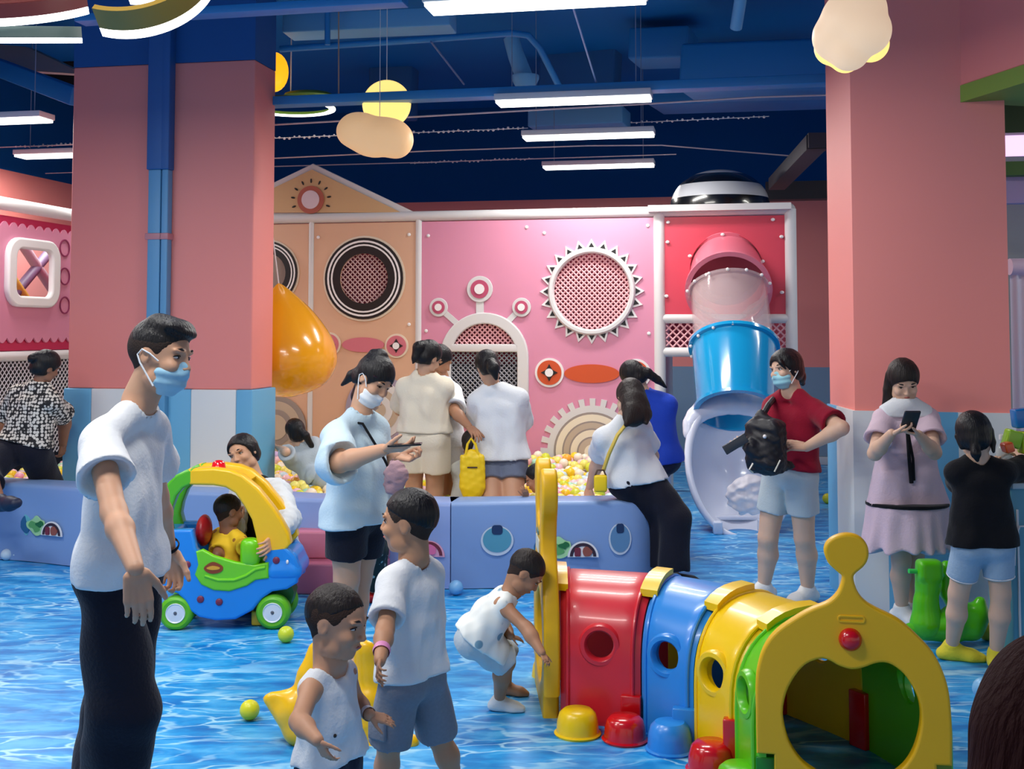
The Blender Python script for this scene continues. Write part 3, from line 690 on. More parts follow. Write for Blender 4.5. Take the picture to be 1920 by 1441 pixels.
stalk(901, 542, 24, 901, 600); stalk(824, 576, 17, 858, 606); stalk(979, 576, 17, 950, 606)
# four-point star badges and the ellipses between them
def badge(px, py, r, fillm, rim):
    c = sp(px, py); disc('badge', c, r * pxm, rim, 0.014, 0.024); disc('badge_fill', c, r * 0.84 * pxm, fillm, 0.012, 0.032)
    s_ = []
    for i in range(16):
        t = math.pi * i / 8; rr = (0.58, 0.36, 0.30, 0.36)[i % 4] * r * pxm; s_.append((c[0] + rr * math.cos(t), c[1] + rr * math.sin(t)))
    plate('badge_star', [s_], 0.01, R(0, ST - 0.041), U, ZZ, BLK, ps); disc('badge_dot', c, r * 0.28 * pxm, WHT, 0.01, 0.05)
OR = mat('print_orange', (204, 78, 30), 0.5); DP = mat('print_dusty_pink', (206, 112, 126), 0.5)
badge(1031, 698, 27, OR, WHT); badge(1193, 700, 27, OR, WHT); badge(745, 648, 23, DP, CREAM); badge(619, 645, 23, DP, CREAM)
disc('printed_ellipse', sp(1110, 700), 51 * pxm, OR, 0.01, 0.022, ry=17 * pxm); disc('printed_ellipse', sp(682, 646), 42 * pxm, DP, 0.01, 0.022, ry=14 * pxm)
# half gear and rainbow arcs
def rainbow(px, py, radii, teeth=None):
    c = sp(px, py)
    if teeth:
        g_ = []; n = 28; ro, ri = teeth
        for i in range(n):
            for (dt, rr) in ((-0.25, ri), (-0.25, ro), (0.25, ro), (0.25, ri)): t = 2 * math.pi * (i + dt) / n; g_.append((c[0] + rr * pxm * math.cos(t), c[1] + rr * pxm * math.sin(t)))
        plate('gear_print', [g_], 0.014, R(0, ST - 0.022), U, ZZ, PWHT, ps)
    for i, (r, m) in enumerate(radii): disc('arc_print', c, r * pxm, m, 0.008, 0.03 + 0.006 * i)
T1 = mat('arc_grey', (150, 138, 132), 0.5); T2 = mat('arc_cream', (232, 220, 196), 0.5); T3 = mat('arc_tan', (188, 170, 150), 0.5)
rainbow(1112, 846, [(72, T1), (68, T2), (56, T1), (53, T3), (43, T1), (40, T2), (28, T1), (25, T3), (14, T2)], (97, 84))
rainbow(712, 768, [(66, mat('arc_lilac', (160, 150, 170), 0.5)), (54, PWHT), (40, T3), (28, PWHT), (15, T3)])
rainbow(520, 800, [(60, T1), (50, T3), (34, T1), (24, T3)])
mb = MB()
for (x, y) in ((804, 442, ), (1215, 423), (1021, 437), (988, 426), (800, 620), (1217, 625), (598, 606), (768, 608), (598, 445), (768, 440)):
    s_, z_ = sp(x, y); mb.ball(R(s_, ST - 0.02, z_), 0.018, 10, (1, 0.5, 1), (U, V, ZZ))
mb.build('screw_caps', WHT, ps, weld=False)
# crimson tower panel, rails and netting below it
a, b = sz(1247, 1478); z0, z1 = sp(1360, 590)[1], 2.72
tcx, tcz = sp(1362, 505)
tp = plate('panel', [[(a, z0), (b, z0), (b, z1), (a, z1)], circ((tcx, tcz), 0.34)], 0.03, R(0, ST), U, ZZ, REDP, ps, 0.004); tp['label'] = 'crimson panel round the slide mouth'
for (y, r) in ((597, 0.045), (660, 0.045)):
    z_ = sp(1360, y)[1]; MB().tube([R(sp(1237, 600)[0], ST, z_), R(sr, ST, z_)], r, 14).build('cross_rail', PWHT, ps)
zn0, zn1 = sp(1360, 655)[1], sp(1360, 602)[1]
net('net', lambda x, z: a < x < b and zn0 < z < zn1, ((a + b) / 2, (zn0 + zn1) / 2), 0.62, NP, 0.0, 0.05, 0.008)
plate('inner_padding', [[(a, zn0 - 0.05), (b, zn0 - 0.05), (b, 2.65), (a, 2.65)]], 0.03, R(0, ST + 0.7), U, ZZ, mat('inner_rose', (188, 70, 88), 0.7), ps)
mb = MB()
for (x, y) in ((1253, 417), (1252, 454), (1250, 555), (1449, 412), (1465, 444), (1466, 548), (1355, 440), (1294, 480), (1430, 490)):
    s_, z_ = sp(x, y); mb.ball(R(s_, ST - 0.03, z_), 0.02, 10, (1, 0.6, 0.8), (U, V, ZZ))
mb.build('screw_caps', WHT, ps, weld=False)
# striped dome on the tower
dc = R(*[sp(1350, 600)[0], ST + 0.5], 0); prof = []; dr, dh = 0.485, 0.40
dm = MB(); N_ = 28
for (h0, h1, mi) in ((0.0, 0.27, 0), (0.27, 0.60, 1), (0.60, 0.86, 0), (0.86, 1.0, 1)):
    dm.cur = mi; pr_ = []
    for k in range(9):
        h_ = h0 + (h1 - h0) * k / 8; pr_.append((dr * math.sqrt(max(0, 1 - h_ ** 2.3)), h_ * dh))
    dm.lathe(dc + ZZ * (topz + 0.05), pr_, ZZ, 56)
dm.build('dome_roof', [mat('dome_black', (14, 14, 16), 0.22, coat=0.5), mat('dome_grey', (190, 192, 198), 0.25, coat=0.5)], ps)
MB().box(dc + ZZ * (topz + 0.02), sr - sp(1237, 600)[0] + 0.1, 1.25, 0.06).build('tower_deck', PWHT, ps)

# left wing of the frame: rose panel with a rounded window, running away along the pit
LW = -6.42
def lp_(px, py):
    p = on_plane(px, py, R(LW, 0), U); return (p.dot(V), p.z)
def lplate(name, loops, thick, off, m, bevel=0.0): return plate(name, loops, thick, R(LW + off, 0), V, ZZ, m, ps, bevel)
t0, t1 = lp_(-60, 600)[0], ST
MB().tube([R(LW, t0, 2.78), R(LW, t1, 2.78)], 0.06, 16).build('top_rail', mat('rail_white', (236, 236, 236), 0.4), ps)
for t_ in (t0, t1): MB().tube([R(LW, t_, 0), R(LW, t_, 2.78)], 0.05, 14).build('post', PWHT, ps)
wz0, wz1 = lp_(55, 572)[1], lp_(55, 452)[1]; wt0, wt1 = lp_(8, 520)[0], lp_(102, 520)[0]
def scallop(z, t_a, t_b, n, up, amp=0.05):
    o = []
    for i in range(n * 8 + 1):
        t_ = t_a + (t_b - t_a) * i / (n * 8); o.append((t_, z + up * amp * abs(math.sin(math.pi * i / 8))))
    return o
zt, zb2 = lp_(60, 432)[1], lp_(60, 632)[1]
nsc = 17
lplate('panel', [[(t0, zb2 - 0.12), (t1, zb2 - 0.12), (t1, 2.68), (t0, 2.68)], rrect(wt0, wz0, wt1, wz1, 0.12)], 0.02, -0.03, mat('cerise_panel', (206, 50, 94), 0.4))
face = scallop(zb2, t0, t1, nsc, -1) + scallop(zt, t0, t1, nsc, 1)[::-1]
lplate('panel_face', [face, rrect(wt0 + 0.02, wz0 + 0.02, wt1 - 0.02, wz1 - 0.02, 0.12)], 0.016, 0.0, ROSE)
lplate('window_frame', [rrect(wt0, wz0, wt1, wz1, 0.16), rrect(wt0 + 0.09, wz0 + 0.06, wt1 - 0.09, wz1 - 0.06, 0.1)], 0.06, 0.03, mat('rail_white', (236, 236, 236), 0.4), 0.02)
for yy in (465, 518, 572):
    cc = lp_(119, yy); lplate('printed_ring', [circ(cc, 0.085, 32), circ(cc, 0.072, 32)], 0.008, 0.014, mat('print_plum_dark', (140, 50, 90), 0.5))
MB().tube([R(LW, t0, zb2 - 0.17), R(LW, t1, zb2 - 0.17)], 0.045, 12).build('cross_rail', PWHT, ps)
mb = MB(); step = 0.06; z_lo, z_hi = 0.5, zb2 - 0.2
for sg in (-1, 1):
    k = t0 - 2
    while k < t1 + 2:
        pts = [(k + sg * (z - z_lo), z) for z in np.linspace(z_lo, z_hi, 24)]; pts = [p for p in pts if t0 < p[0] < t1]
        if len(pts) > 1: mb.tube([R(LW, pts[0][0], pts[0][1]), R(LW, pts[-1][0], pts[-1][1])], 0.006, 4, cap=False)
        k += step
mb.build('net', mat('net_pale', (200, 200, 206), 0.6), ps, weld=False)
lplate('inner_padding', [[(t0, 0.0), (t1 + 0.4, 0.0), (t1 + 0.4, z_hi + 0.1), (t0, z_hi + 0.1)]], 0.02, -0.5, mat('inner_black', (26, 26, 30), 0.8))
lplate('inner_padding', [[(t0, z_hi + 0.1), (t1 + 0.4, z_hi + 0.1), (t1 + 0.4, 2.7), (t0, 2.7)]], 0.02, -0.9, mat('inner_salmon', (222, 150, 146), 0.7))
for (pa, pb, r, m) in (((20, 560), (95, 470), 0.05, mat('bar_violet', (120, 104, 140), 0.5)), ((40, 455), (100, 545), 0.05, mat('bar_lilac', (190, 180, 196), 0.5)), ((5, 500), (60, 580), 0.055, mat('bar_yellow', (232, 200, 90), 0.5)), ((10, 470), (35, 450), 0.05, mat('bar_olive', (150, 148, 110), 0.5))):
    A0 = on_plane(*pa, R(LW - 0.4, 0), U); B0 = on_plane(*pb, R(LW - 0.4, 0), U); MB().tube([A0, B0], r, 12).build('inner_bar', m, ps)

# ---------------------------------------------------------------- tube slide
sl = empty('tube_slide', floor_at(1383, 985), 'spiral tube slide of pink, clear, blue and white sections coming out of the crimson panel', 'slide')
AX = Vector((0.0, -0.55, -0.835)).normalized(); PERP = [Vector((1, 0, 0)), AX.cross(Vector((1, 0, 0))).normalized()]
def pipe(name, a, b, r0, r1, m, wall=0.015, flange=0.03, seg=48, parent=sl):
    a, b = Vector(a), Vector(b); L = (b - a).length; ax_ = (b - a).normalized(); f = flange
    pr_ = [(r0 - wall, 0), (r0 + f, 0), (r0 + f, 0.03), (r0, 0.035)] if f else [(r0 - wall, 0), (r0, 0)]
    pr_ += [(r0 + (r1 - r0) * k / 5, 0.04 + (L - 0.08) * k / 5) for k in range(6)]
    pr_ += [(r1 + f, L - 0.03), (r1 + f, L), (r1 - wall, L)] if f else [(r1, L), (r1 - wall, L)]
    return MB().lathe(a, pr_, ax_, seg, close=True).build(name, m, parent)
pA = at(1362, 500, 11.15); pB = at(1366, 545, 10.72); pC = at(1376, 648, 10.42); pD = at(1380, 772, 10.05)
pipe('pink_tube', pA, pB, 0.34, 0.365, mat('slide_pink', (226, 120, 140), 0.22, coat=0.5))
pipe('clear_tube', pB, pC, 0.345, 0.35, mat('slide_clear', (236, 214, 216), 0.05, alpha=0.28, coat=0.3))
pipe('blue_tube', pC, pD, 0.37, 0.33, mat('slide_blue', (24, 156, 214), 0.18, coat=0.6))
mb = MB()
for k in range(14):
    t = 2 * math.pi * k / 14 + 0.4
    for q, rr in ((pC, 0.385), (pB, 0.38)):
        d = (pD - pC).normalized() if q is pC else (pC - pB).normalized(); x = Vector((1, 0, 0)); y = d.cross(x).normalized()
        MB().ball(q + (x * math.cos(t) + y * math.sin(t)) * rr + d * 0.015, 0.016, 8).build('bolt', WHT, sl)
# white exit bowl
SW = mat('slide_white', (222, 228, 244), 0.25, coat=0.4)
f_ = Fld(); cx = at(1386, 872, 9.9); tilt = Vector((0, -0.9, 0.43)).normalized(); upv = Vector((0, 0.43, 0.9)).normalized(); e1 = Vector((1, 0, 0))
f_.ell(cx, (e1, upv, tilt), (0.43, 0.63, 0.42), 0.02)
f_.ell(cx + tilt * 0.03, (e1, upv, tilt), (0.40, 0.60, 0.42), 0.01, op='s')
f_.rc(pC, pC + (pD - pC) * 1.3, 0.32, 0.33, 0.01, op='s')
f_.plane(cx + tilt * 0.0, tilt)
sv, sf = f_.mesh(0.014); sv = relax(sv, sf, 3)
link('exit_bowl', np_mesh('exit_bowl', sv, sf), SW, sl)
pts = [cx + e1 * 0.425 * math.cos(2 * math.pi * k / 64) + upv * 0.625 * math.sin(2 * math.pi * k / 64) for k in range(65)]
rim = MB(); rim.tube(pts, [0.03 + 0.018 * max(0, math.sin(2 * math.pi * k / 64)) for k in range(65)], 14, cap=False).build('exit_rim', SW, sl)
f_ = Fld(); hp = [cx + e1 * 0.40 * math.cos(math.pi * k / 12) + upv * (0.30 + 0.27 * math.sin(math.pi * k / 12)) + tilt * -0.02 for k in range(13)]
f_.chain(hp, [0.05 + 0.025 * math.sin(math.pi * k / 12) for k in range(13)], 0.02, (upv, 1.35)); sdf_obj('exit_hood', f_, 0.014, SW, sl)
b0 = floor_at(1345, 1000); MB().box(b0 + ZZ * 0.05, 0.07, 0.1, 0.10, (X, Y_, ZZ), 0.01).build('foot', SW, sl)
b1 = floor_at(1430, 996); MB().box(b1 + ZZ * 0.05, 0.07, 0.1, 0.10, (X, Y_, ZZ), 0.01).build('foot', SW, sl)
MB().box(floor_at(1390, 985) + ZZ * 0.08, 0.52, 0.22, 0.035, (X, Y_, ZZ), 0.012).build('exit_lip', SW, sl)

# ---------------------------------------------------------------- ball pit walls
def wall_px(px, py_top): p = atz(px, py_top, 0.55); return Vector((p.x, p.y, 0))
PURP = mat('padded_wall_blue', (124, 156, 206), 0.42, bump=0.03, bscale=4); PURT = mat('padded_wall_lilac', (142, 164, 216), 0.42, bump=0.03, bscale=4)
def pit_wall(pts, label, m, h=0.55, th=0.3, inward=1):
    """rounded soft block along a floor path; pts are the front edge"""
    out = []; n = len(pts)
    for i, p in enumerate(pts):
        d = (pts[min(i + 1, n - 1)] - pts[max(i - 1, 0)]).normalized(); nn = Vector((-d.y, d.x, 0)) * inward; out.append((p, nn))
    r = 0.03; prof = [(0, 0.005), (0, h - r)] + [(r - r * math.cos(a), h - r + r * math.sin(a)) for a in (0.5, 1.0, 1.57)] + [(th - r + r * math.sin(a), h - r + r * math.cos(a)) for a in (0.0, 0.6, 1.1, 1.57)] + [(th, 0.005)]
    v = []; f = []; k = len(prof)
    for (p, nn) in out:
        for (a, z) in prof: v.append(p + nn * a + ZZ * z)
    for i in range(n - 1):
        for j in range(k): a = i * k + j; b = i * k + (j + 1) % k; f.append((a, b, b + k, a + k))
    f += [tuple(range(k)), tuple(range((n - 1) * k, n * k))[::-1]]
    o = MB().add(v, f).build('padded_wall', m, auto=50); return tag(o, label, 'soft wall', 'soft blocks walling the ball pit')
def path(pxs, n=6):
    w_ = [wall_px(*p) for p in pxs]; return [Vector((a, b, 0)) for a, b in smooth_open([(p.x, p.y) for p in w_], n)]
WA = path([(-60, 902), (60, 908), (160, 915), (300, 920), (428, 924)])
WB = path([(430, 924), (545, 933), (640, 936), (702, 938)])
WC = path([(704, 938), (770, 940), (844, 942)], 4)
WD = path([(846, 942), (930, 941), (1020, 940), (1100, 940), (1160, 939)], 5)
ce = WD[-1]
cor = [ce + Vector((0.30 * math.sin(a) , 0.36 * (1 - math.cos(a)), 0)) for a in (0.3, 0.6, 0.9, 1.2, 1.5)]
WD = WD + cor
WE = [cor[-1] + Vector((0.02, 0.03, 0)), cor[-1] + V * 1.4, R(sp(1237, 600)[0] + 0.02, ST - 0.12)]
pit_wall(WA, 'blue padded block at the left edge with a coloured logo', PURP); pit_wall(WB, 'lilac padded block behind the pink steps', PURT)
pit_wall(WC, 'short lilac padded block with a pink arch print', PURT); pit_wall(WD, 'long blue padded block curving round the front corner of the ball pit', PURP)
pit_wall(WE, 'blue padded block running back from the corner towards the slide', PURP)
# pit bottom
def prints(px, py, kind):
    """small printed marks on the padded wall; abstract colour lettering"""
    base = atz(px, py, 0.3) if False else None
def wall_mark(p2, shapes, name, label, wpath):
    # frame tangent to the wall at the given pixel
    best = None
    for i in range(len(wpath) - 1):
        a, b = wpath[i], wpath[i + 1]; d = (b - a).normalized(); n = Vector((-d.y, d.x, 0)); q = on_plane(*p2, a, n)
        t = (q - a).dot(d) / (b - a).length
        if -0.05 <= t <= 1.05: best = (q, d, n)
    if best is None: return
    q, d, n = best; e = empty(name, q, label, 'logo')
    for i, (loops, m) in enumerate(shapes): plate('mark', loops, 0.006, q - n * (0.006 + 0.003 * i), d, ZZ, m, e)
def blob(cx, cy, rx, ry, n=14, wob=0.25, seed=0):
    rg = random.Random(seed); return smooth_closed([(cx + rx * (1 + rg.uniform(-wob, wob)) * math.cos(2 * math.pi * i / n), cy + ry * (1 + rg.uniform(-wob, wob)) * math.sin(2 * math.pi * i / n)) for i in range(n)], 4)
def half_arch(cx, cy, r, t): return [(cx + r * math.cos(math.pi * i / 16), cy + r * math.sin(math.pi * i / 16)) for i in range(17)] + [(cx + (r - t) * math.cos(math.pi * i / 16), cy + (r - t) * math.sin(math.pi * i / 16)) for i in range(16, -1, -1)]
mB, mG, mM, mK, mP = mat('mark_blue', (40, 104, 150), 0.5), mat('mark_green', (96, 168, 96), 0.5), mat('mark_maroon', (120, 40, 60), 0.5), mat('mark_dark', (52, 32, 48), 0.5), mat('mark_pink', (240, 120, 170), 0.5)
def logo(k=1.0):
    w_ = [([blob(-0.15 * k, 0, 0.05 * k, 0.07 * k, 9, 0.3, 1)], mat('mark_cyan', (110, 190, 200), 0.5)), ([blob(-0.155 * k, -0.005, 0.038 * k, 0.055 * k, 8, 0.4, 2)], mB),
          ([blob(-0.03 * k, 0, 0.085 * k, 0.06 * k, 11, 0.25, 3)], mat('mark_mint', (170, 220, 160), 0.5)), ([blob(-0.05 * k, -0.005, 0.05 * k, 0.03 * k, 9, 0.5, 4)], mG), ([blob(0.0, 0.01, 0.03 * k, 0.02 * k, 9, 0.4, 5)], mat('mark_deep_green', (30, 110, 60), 0.5)),
          ([half_arch(0.12 * k, -0.06 * k, 0.1 * k, 0.1 * k - 0.001)], WHT), ([half_arch(0.12 * k, -0.055 * k, 0.085 * k, 0.02 * k)], mK),
          ([rrect(0.065 * k, -0.055 * k, 0.105 * k, 0.0, 0.01)], mM), ([blob(0.145 * k, -0.025 * k, 0.03 * k, 0.03 * k, 8, 0.3, 6)], mat('mark_rust', (150, 80, 66), 0.5))]
    return w_
wall_mark((78, 985), logo(), 'wall_logo', 'small coloured logo on the padded block at the left edge', WA)
wall_mark((1058, 1025), logo(), 'wall_logo', 'small coloured logo on the long curved padded block', WD)
wall_mark((806, 1022), [([half_arch(0, -0.07, 0.1, 0.099)], mat('mark_rose', (238, 170, 196), 0.5)), ([half_arch(0, -0.06, 0.085, 0.02)], mM), ([blob(0.0, -0.025, 0.045, 0.035, 9, 0.2, 7)], mP)], 'wall_logo', 'pink arch print on the short padded block', WC)
wall_mark((932, 1013), [([circ((0, 0), 0.105, 32, 0.095)], mat('mark_pale', (206, 214, 226), 0.5)), ([circ((0, 0.008), 0.092, 32, 0.08)], mat('mark_teal', (86, 156, 180), 0.5)), ([rrect(-0.035, 0.04, 0.035, 0.1, 0.02)], mat('mark_navy', (22, 50, 92), 0.5))], 'wall_badge', 'round teal badge on the long curved padded block', WD)
wall_mark((1162, 1010), [([circ((0, 0), 0.075, 32, 0.1)], mat('mark_pale', (206, 214, 226), 0.5)), ([circ((0, 0.006), 0.065, 32, 0.088)], mat('mark_steel', (96, 140, 180), 0.5)), ([rrect(-0.025, 0.04, 0.025, 0.1, 0.015)], mat('mark_navy', (22, 50, 92), 0.5))], 'wall_badge', 'narrow steel-blue badge near the corner of the curved padded block', WD)
# stacked pink steps
stp = empty('padded_steps', floor_at(640, 1111), 'pink padded steps leading up to the ball pit', 'steps')
f0 = floor_at(540, 1111); f1 = floor_at(722, 1113); dd = (f1 - f0); dd.z = 0; wst = dd.length; dd = dd.normalized(); nn = Vector((-dd.y, dd.x, 0))
mid = (f0 + f1) / 2 - nn * .05; mid.z = 0
MB().box(mid + nn * 0.17 + ZZ * 0.095, wst, 0.34, 0.19, (dd, nn, ZZ), 0.015).build('lower_step', mat('step_rose', (196, 112, 140), 0.45), stp)
MB().box(mid + nn * 0.27 + ZZ * 0.275, wst, 0.2, 0.17, (dd, nn, ZZ), 0.015).build('upper_step', mat('step_pink', (216, 128, 152), 0.45), stp)

# ---------------------------------------------------------------- balls in the pit
ball_mesh = {}
def ballm(col, r=0.042, seg=14):
    k = (col, r)
    if k not in ball_mesh:
        me = bpy.data.meshes.new('play_ball'); b = MB().ball((0, 0, 0), r, seg); me.from_pydata([tuple(x) for x in b.v], [], b.f)
        bm = bmesh.new(); bm.from_mesh(me); bmesh.ops.remove_doubles(bm, verts=bm.verts, dist=1e-5); bmesh.ops.recalc_face_normals(bm, faces=bm.faces); bm.to_mesh(me); bm.free()
        me.polygons.foreach_set('use_smooth', [True] * len(me.polygons)); me.materials.append(mat('ball_%d_%d_%d' % col, col, 0.35, sss=0.0)); ball_mesh[k] = me
    return ball_mesh[k]
PCOL = [((250, 206, 30), 'golden yellow'), ((246, 232, 120), 'pale yellow'), ((250, 236, 214), 'cream'), ((250, 200, 206), 'pale pink'), ((240, 150, 180), 'rose pink'), ((176, 224, 196), 'mint green'), ((214, 222, 60), 'lime yellow'), ((252, 178, 60), 'orange'), ((214, 190, 236), 'lilac'), ((206, 228, 240), 'icy blue')]
PW = [7, 6, 8, 5, 1.5, 1.5, 3, 1, 1, 1.5]
def inside_pit(p):
    s_, t_ = st(p)
    if s_ < LW + 0.1 or t_ > ST - 0.1: return False
    for w_ in (WA, WB, WC, WD):
        for a, b in zip(w_[:-1], w_[1:]):
            d = (b - a).normalized(); n = Vector((-d.y, d.x, 0)); q = (p - a).dot(d)
            if -0.02 <= q <= (b - a).length + 0.02 and (p - a).dot(n) < 0.34: return False
    for a, b in zip(WE[:-1], WE[1:]):
        d = (b - a).normalized(); n = Vector((-d.y, d.x, 0))
        if (p - a).dot(n) < 0.37: return False
    q = p - cL
    if abs(q.dot(axL[0])) < wL / 2 + 0.08 and abs(q.dot(axL[1])) < dL / 2 + 0.09: return False
    return p.y > 7.9
pos = []; rg = random.Random(3); r_ = 0.046; j = 0; t_ = 7.4
while t_ < ST - 0.08:
    s_ = LW + 0.15 + (r_ if j % 2 else 0)
    while s_ < 0.6:
        p = R(s_ + rg.uniform(-.012, .012), t_ + rg.uniform(-.01, .01), 0)
        vis = True
        px = 960 + F * p.x / p.y
        if (515 < px < 1190 or -20 < px < 135) and inside_pit(p):
            h_ = 0.40 + 0.05 * math.sin(s_ * 2.3 + 1) * math.cos(t_ * 1.9) + rg.uniform(-0.02, 0.03) + (0.06 if t_ > ST - 0.7 else 0) * rg.random()
            pos.append((p.y, Vector((p.x, p.y, h_))))
        s_ += 2 * r_
    t_ += r_ * 1.75; j += 1
pos.sort(key=lambda q: q[0])
print('PIT BALLS', len(pos))
for i, (_, p) in enumerate(pos[:300]):
    col, nm = rg.choices(PCOL, PW)[0]
    o = bpy.data.objects.new('play_ball', ballm(col, 0.045)); COL.objects.link(o); o.location = p
    tag(o, nm + ' plastic ball among the loose balls in the ball pit', 'ball', 'balls lying in the ball pit, ' + nm)
if len(pos) > 300:
    mb = MB(); ms = [mat('ball_%d_%d_%d' % c, c, 0.35) for c, _ in PCOL]
    for (_, p) in pos[300:]:
        mb.cur = rg.choices(range(10), PW)[0]; mb.ball(p, 0.045, 10)
    o = mb.build('play_balls', ms, auto=80, weld=False); tag(o, 'far heap of pastel and yellow balls filling the ball pit', 'balls', kind='stuff')
o = MB().add([Vector((p.x, p.y, 0.36)) + Vector((0, 0.36, 0)) for p in WA[2:] + WB + WC + WD[:-3]] + [R(sp(1237, 600)[0] - 0.42, ST - 0.1, 0.36), R(LW + .1, ST - 0.1, 0.36)], [tuple(range(len(WA[2:] + WB + WC + WD[:-3]) + 2))]).build('pit_filling', mat('ball_250_236_214', (250, 236, 214), 0.5)); tag(o, 'layer of cream coloured balls under the top ones in the ball pit', 'balls', kind='stuff')

# loose balls on the floor
def fball(px, py_bot, r, col, label, group=None):
    p = floor_at(px, py_bot); p.z = r; o = bpy.data.objects.new('play_ball', ballm(col, r, 24)); COL.objects.link(o); o.location = p; return tag(o, label, 'ball', group)
LBL = (128, 186, 232); LIM = (206, 220, 50)
fball(855, 1115, 0.046, LBL, 'light blue ball against the short padded block'); fball(536, 1204, 0.043, LIM, 'lime ball beside the green wheel of the toy car')
fball(468, 1349, 0.042, (226, 222, 40), 'yellow ball between the standing man and the yellow rocker'); fball(12, 1050, 0.041, (190, 214, 232), 'pale blue ball at the left edge, outer of a touching pair')
fball(33, 1049, 0.041, (190, 214, 232), 'pale blue ball at the left edge, inner of a touching pair'); fball(151, 1058, 0.046, LIM, 'lime ball half hidden by the standing man')
fball(1552, 944, 0.05, (210, 200, 40), 'small yellow ball far back by the right pillar'); fball(1851, 1200, 0.05, (214, 190, 50), 'yellow ball behind the legs of the girl in black')
p = floor_at(1845, 1313); e = empty('balloon', p, 'light blue balloon on the floor near the dark red hair', 'balloon')
MB().ball(p + ZZ * 0.052, 0.05, 24, (1, 0.95, 1.0)).build('bulb', mat('balloon_blue', (130, 190, 232), 0.3), e)
MB().lathe(p + ZZ * 0.045 + X * 0.045, [(0.022, 0), (0.012, 0.025), (0.008, 0.035), (0.014, 0.045)], X, 16).build('neck', mat('balloon_blue', (130, 190, 232), 0.3), e)

# hanging orange drop
pc = at(540, 640, 10.0); e = empty('hanging_drop', pc, 'big glossy orange teardrop hanging beside the left pillar', 'inflatable')
pc = at(548, 744, 10.0)
prof = smooth_open([(0.002, 0.0), (.12, .015), (.27, .065), (.37, .16), (.415, .28), (.40, .43), (.335, .58), (.24, .73), (.13, .86), (.04, .95), (.002, .975)], 5)
axd = Vector((-0.13, 0, 1)).normalized()
MB().lathe(pc + Vector((0.0, 0, 0.0)), prof, axd, 48).build('drop', mat('drop_orange', (244, 166, 10), 0.2, coat=0.6), e)
top = pc + axd * 0.95; MB().tube([top, Vector((top.x - .35, top.y, 4.6))], 0.006, 8).build('rope', mat('cord_white', (220, 220, 220), 0.5), e)
# ---------------------------------------------------------------- caterpillar play tunnel
TY = mat('toy_yellow', (250, 206, 6), 0.32, coat=0.15); TR = mat('toy_red', (214, 40, 52), 0.32, coat=0.15); TB = mat('toy_blue', (42, 140, 226), 0.32, coat=0.15)
TG = mat('toy_green', (96, 200, 22), 0.32, coat=0.15); TR2 = mat('toy_bright_red', (206, 12, 20), 0.22, coat=0.5)
tn = empty('play_tunnel', floor_at(1300, 1440), 'caterpillar crawl tunnel with red, blue, yellow and green sections and yellow ends', 'play tunnel')
IP = [floor_at(1050, 1350), floor_at(1203, 1367), floor_at(1302, 1402), floor_at(1384, 1452), floor_at(1424, 1500)]
ID = [Vector((0.02, 1, 0)), Vector((0.38, 0.925, 0)), Vector((0.70, 0.71, 0)), Vector((0.88, 0.47, 0)), Vector((0.982, -0.19, 0))]
TW = 0.65
def arch_prof(w, h_side, h_top, n=22, inset=0.0):
    o = [(inset, 0.0)]
    for i in range(n + 1):
        t = math.pi * (1 - i / n); c = math.cos(t); s_ = math.sin(t)
        o.append((w / 2 + (w / 2 - inset) * math.copysign(abs(c) ** 0.85, c), h_side + (h_top - h_side - inset) * abs(s_) ** 0.85))
    o.append((w - inset, 0.0)); return o
def section(i, m, holes=True, name='section'):
    a, b = IP[i], IP[i + 1]; da, db = ID[i].normalized(), ID[i + 1].normalized(); N_ = 8; v = []; f = []
    for j in range(N_ + 1):
        t = 0.01 + 0.98 * j / N_; p = a.lerp(b, t); d = da.lerp(db, t).normalized()
        bulge = 0.012 if 0.12 < t < 0.88 else 0.0
        out = arch_prof(TW, 0.25, 0.54 + bulge, inset=-bulge); inn = arch_prof(TW, 0.25, 0.54, inset=0.026)
        for (x, z) in out + inn[::-1]: v.append(p + d * x + ZZ * z)
    k = len(v) // (N_ + 1)
    for j in range(N_):
        for q in range(k): a_ = j * k + q; b_ = j * k + (q + 1) % k; f.append((a_, b_, b_ + k, a_ + k))
    f += [tuple(range(k)), tuple(range(N_ * k, (N_ + 1) * k))[::-1]]
    # end caps as quad strips to keep them clean
    f = f[:-2]; h = k // 2
    for base, fl in ((0, 1), (N_ * k, 0)):
        for q in range(h - 1):
            a_ = (base + q, base + q + 1, base + k - 2 - q, base + k - 1 - q); f.append(a_ if fl else a_[::-1])
    o = MB().add(v, f).build(name, m, tn, auto=35)
    p = a.lerp(b, 0.5); d = da.lerp(db, 0.5).normalized(); c = p + d * TW / 2 + ZZ * 0.33
    cut = MB().lathe(c - d * 0.6, [(0, 0), (0.062, 0), (0.062, 1.2), (0, 1.2)], d, 40).build('cutter', None); 
    boolean(o, cut)
    for sgn, q in ((1, p), (-1, p + d * TW)):
        MB().lathe(q + ZZ * 0.33 - d * 0.006 * sgn, [(0.055, 0.02 * sgn), (0.06, -0.006 * sgn), (0.066, -0.012 * sgn), (0.082, -0.010 * sgn), (0.09, 0.004 * sgn), (0.09, 0.02 * sgn)], d, 40, close=True).build('porthole_rim', m, o)
    for t in (0.1, 0.9):
        q = a.lerp(b, t); d = da.lerp(db, t).normalized(); pts = [q + d * x + ZZ * z for (x, z) in arch_prof(TW, 0.25, 0.553, inset=-0.011)]
        MB().tube(pts, 0.009, 8).build('seam_rib', m, o)
    return o
section(0, TR); section(1, TB); section(2, TY); section(3, TG)
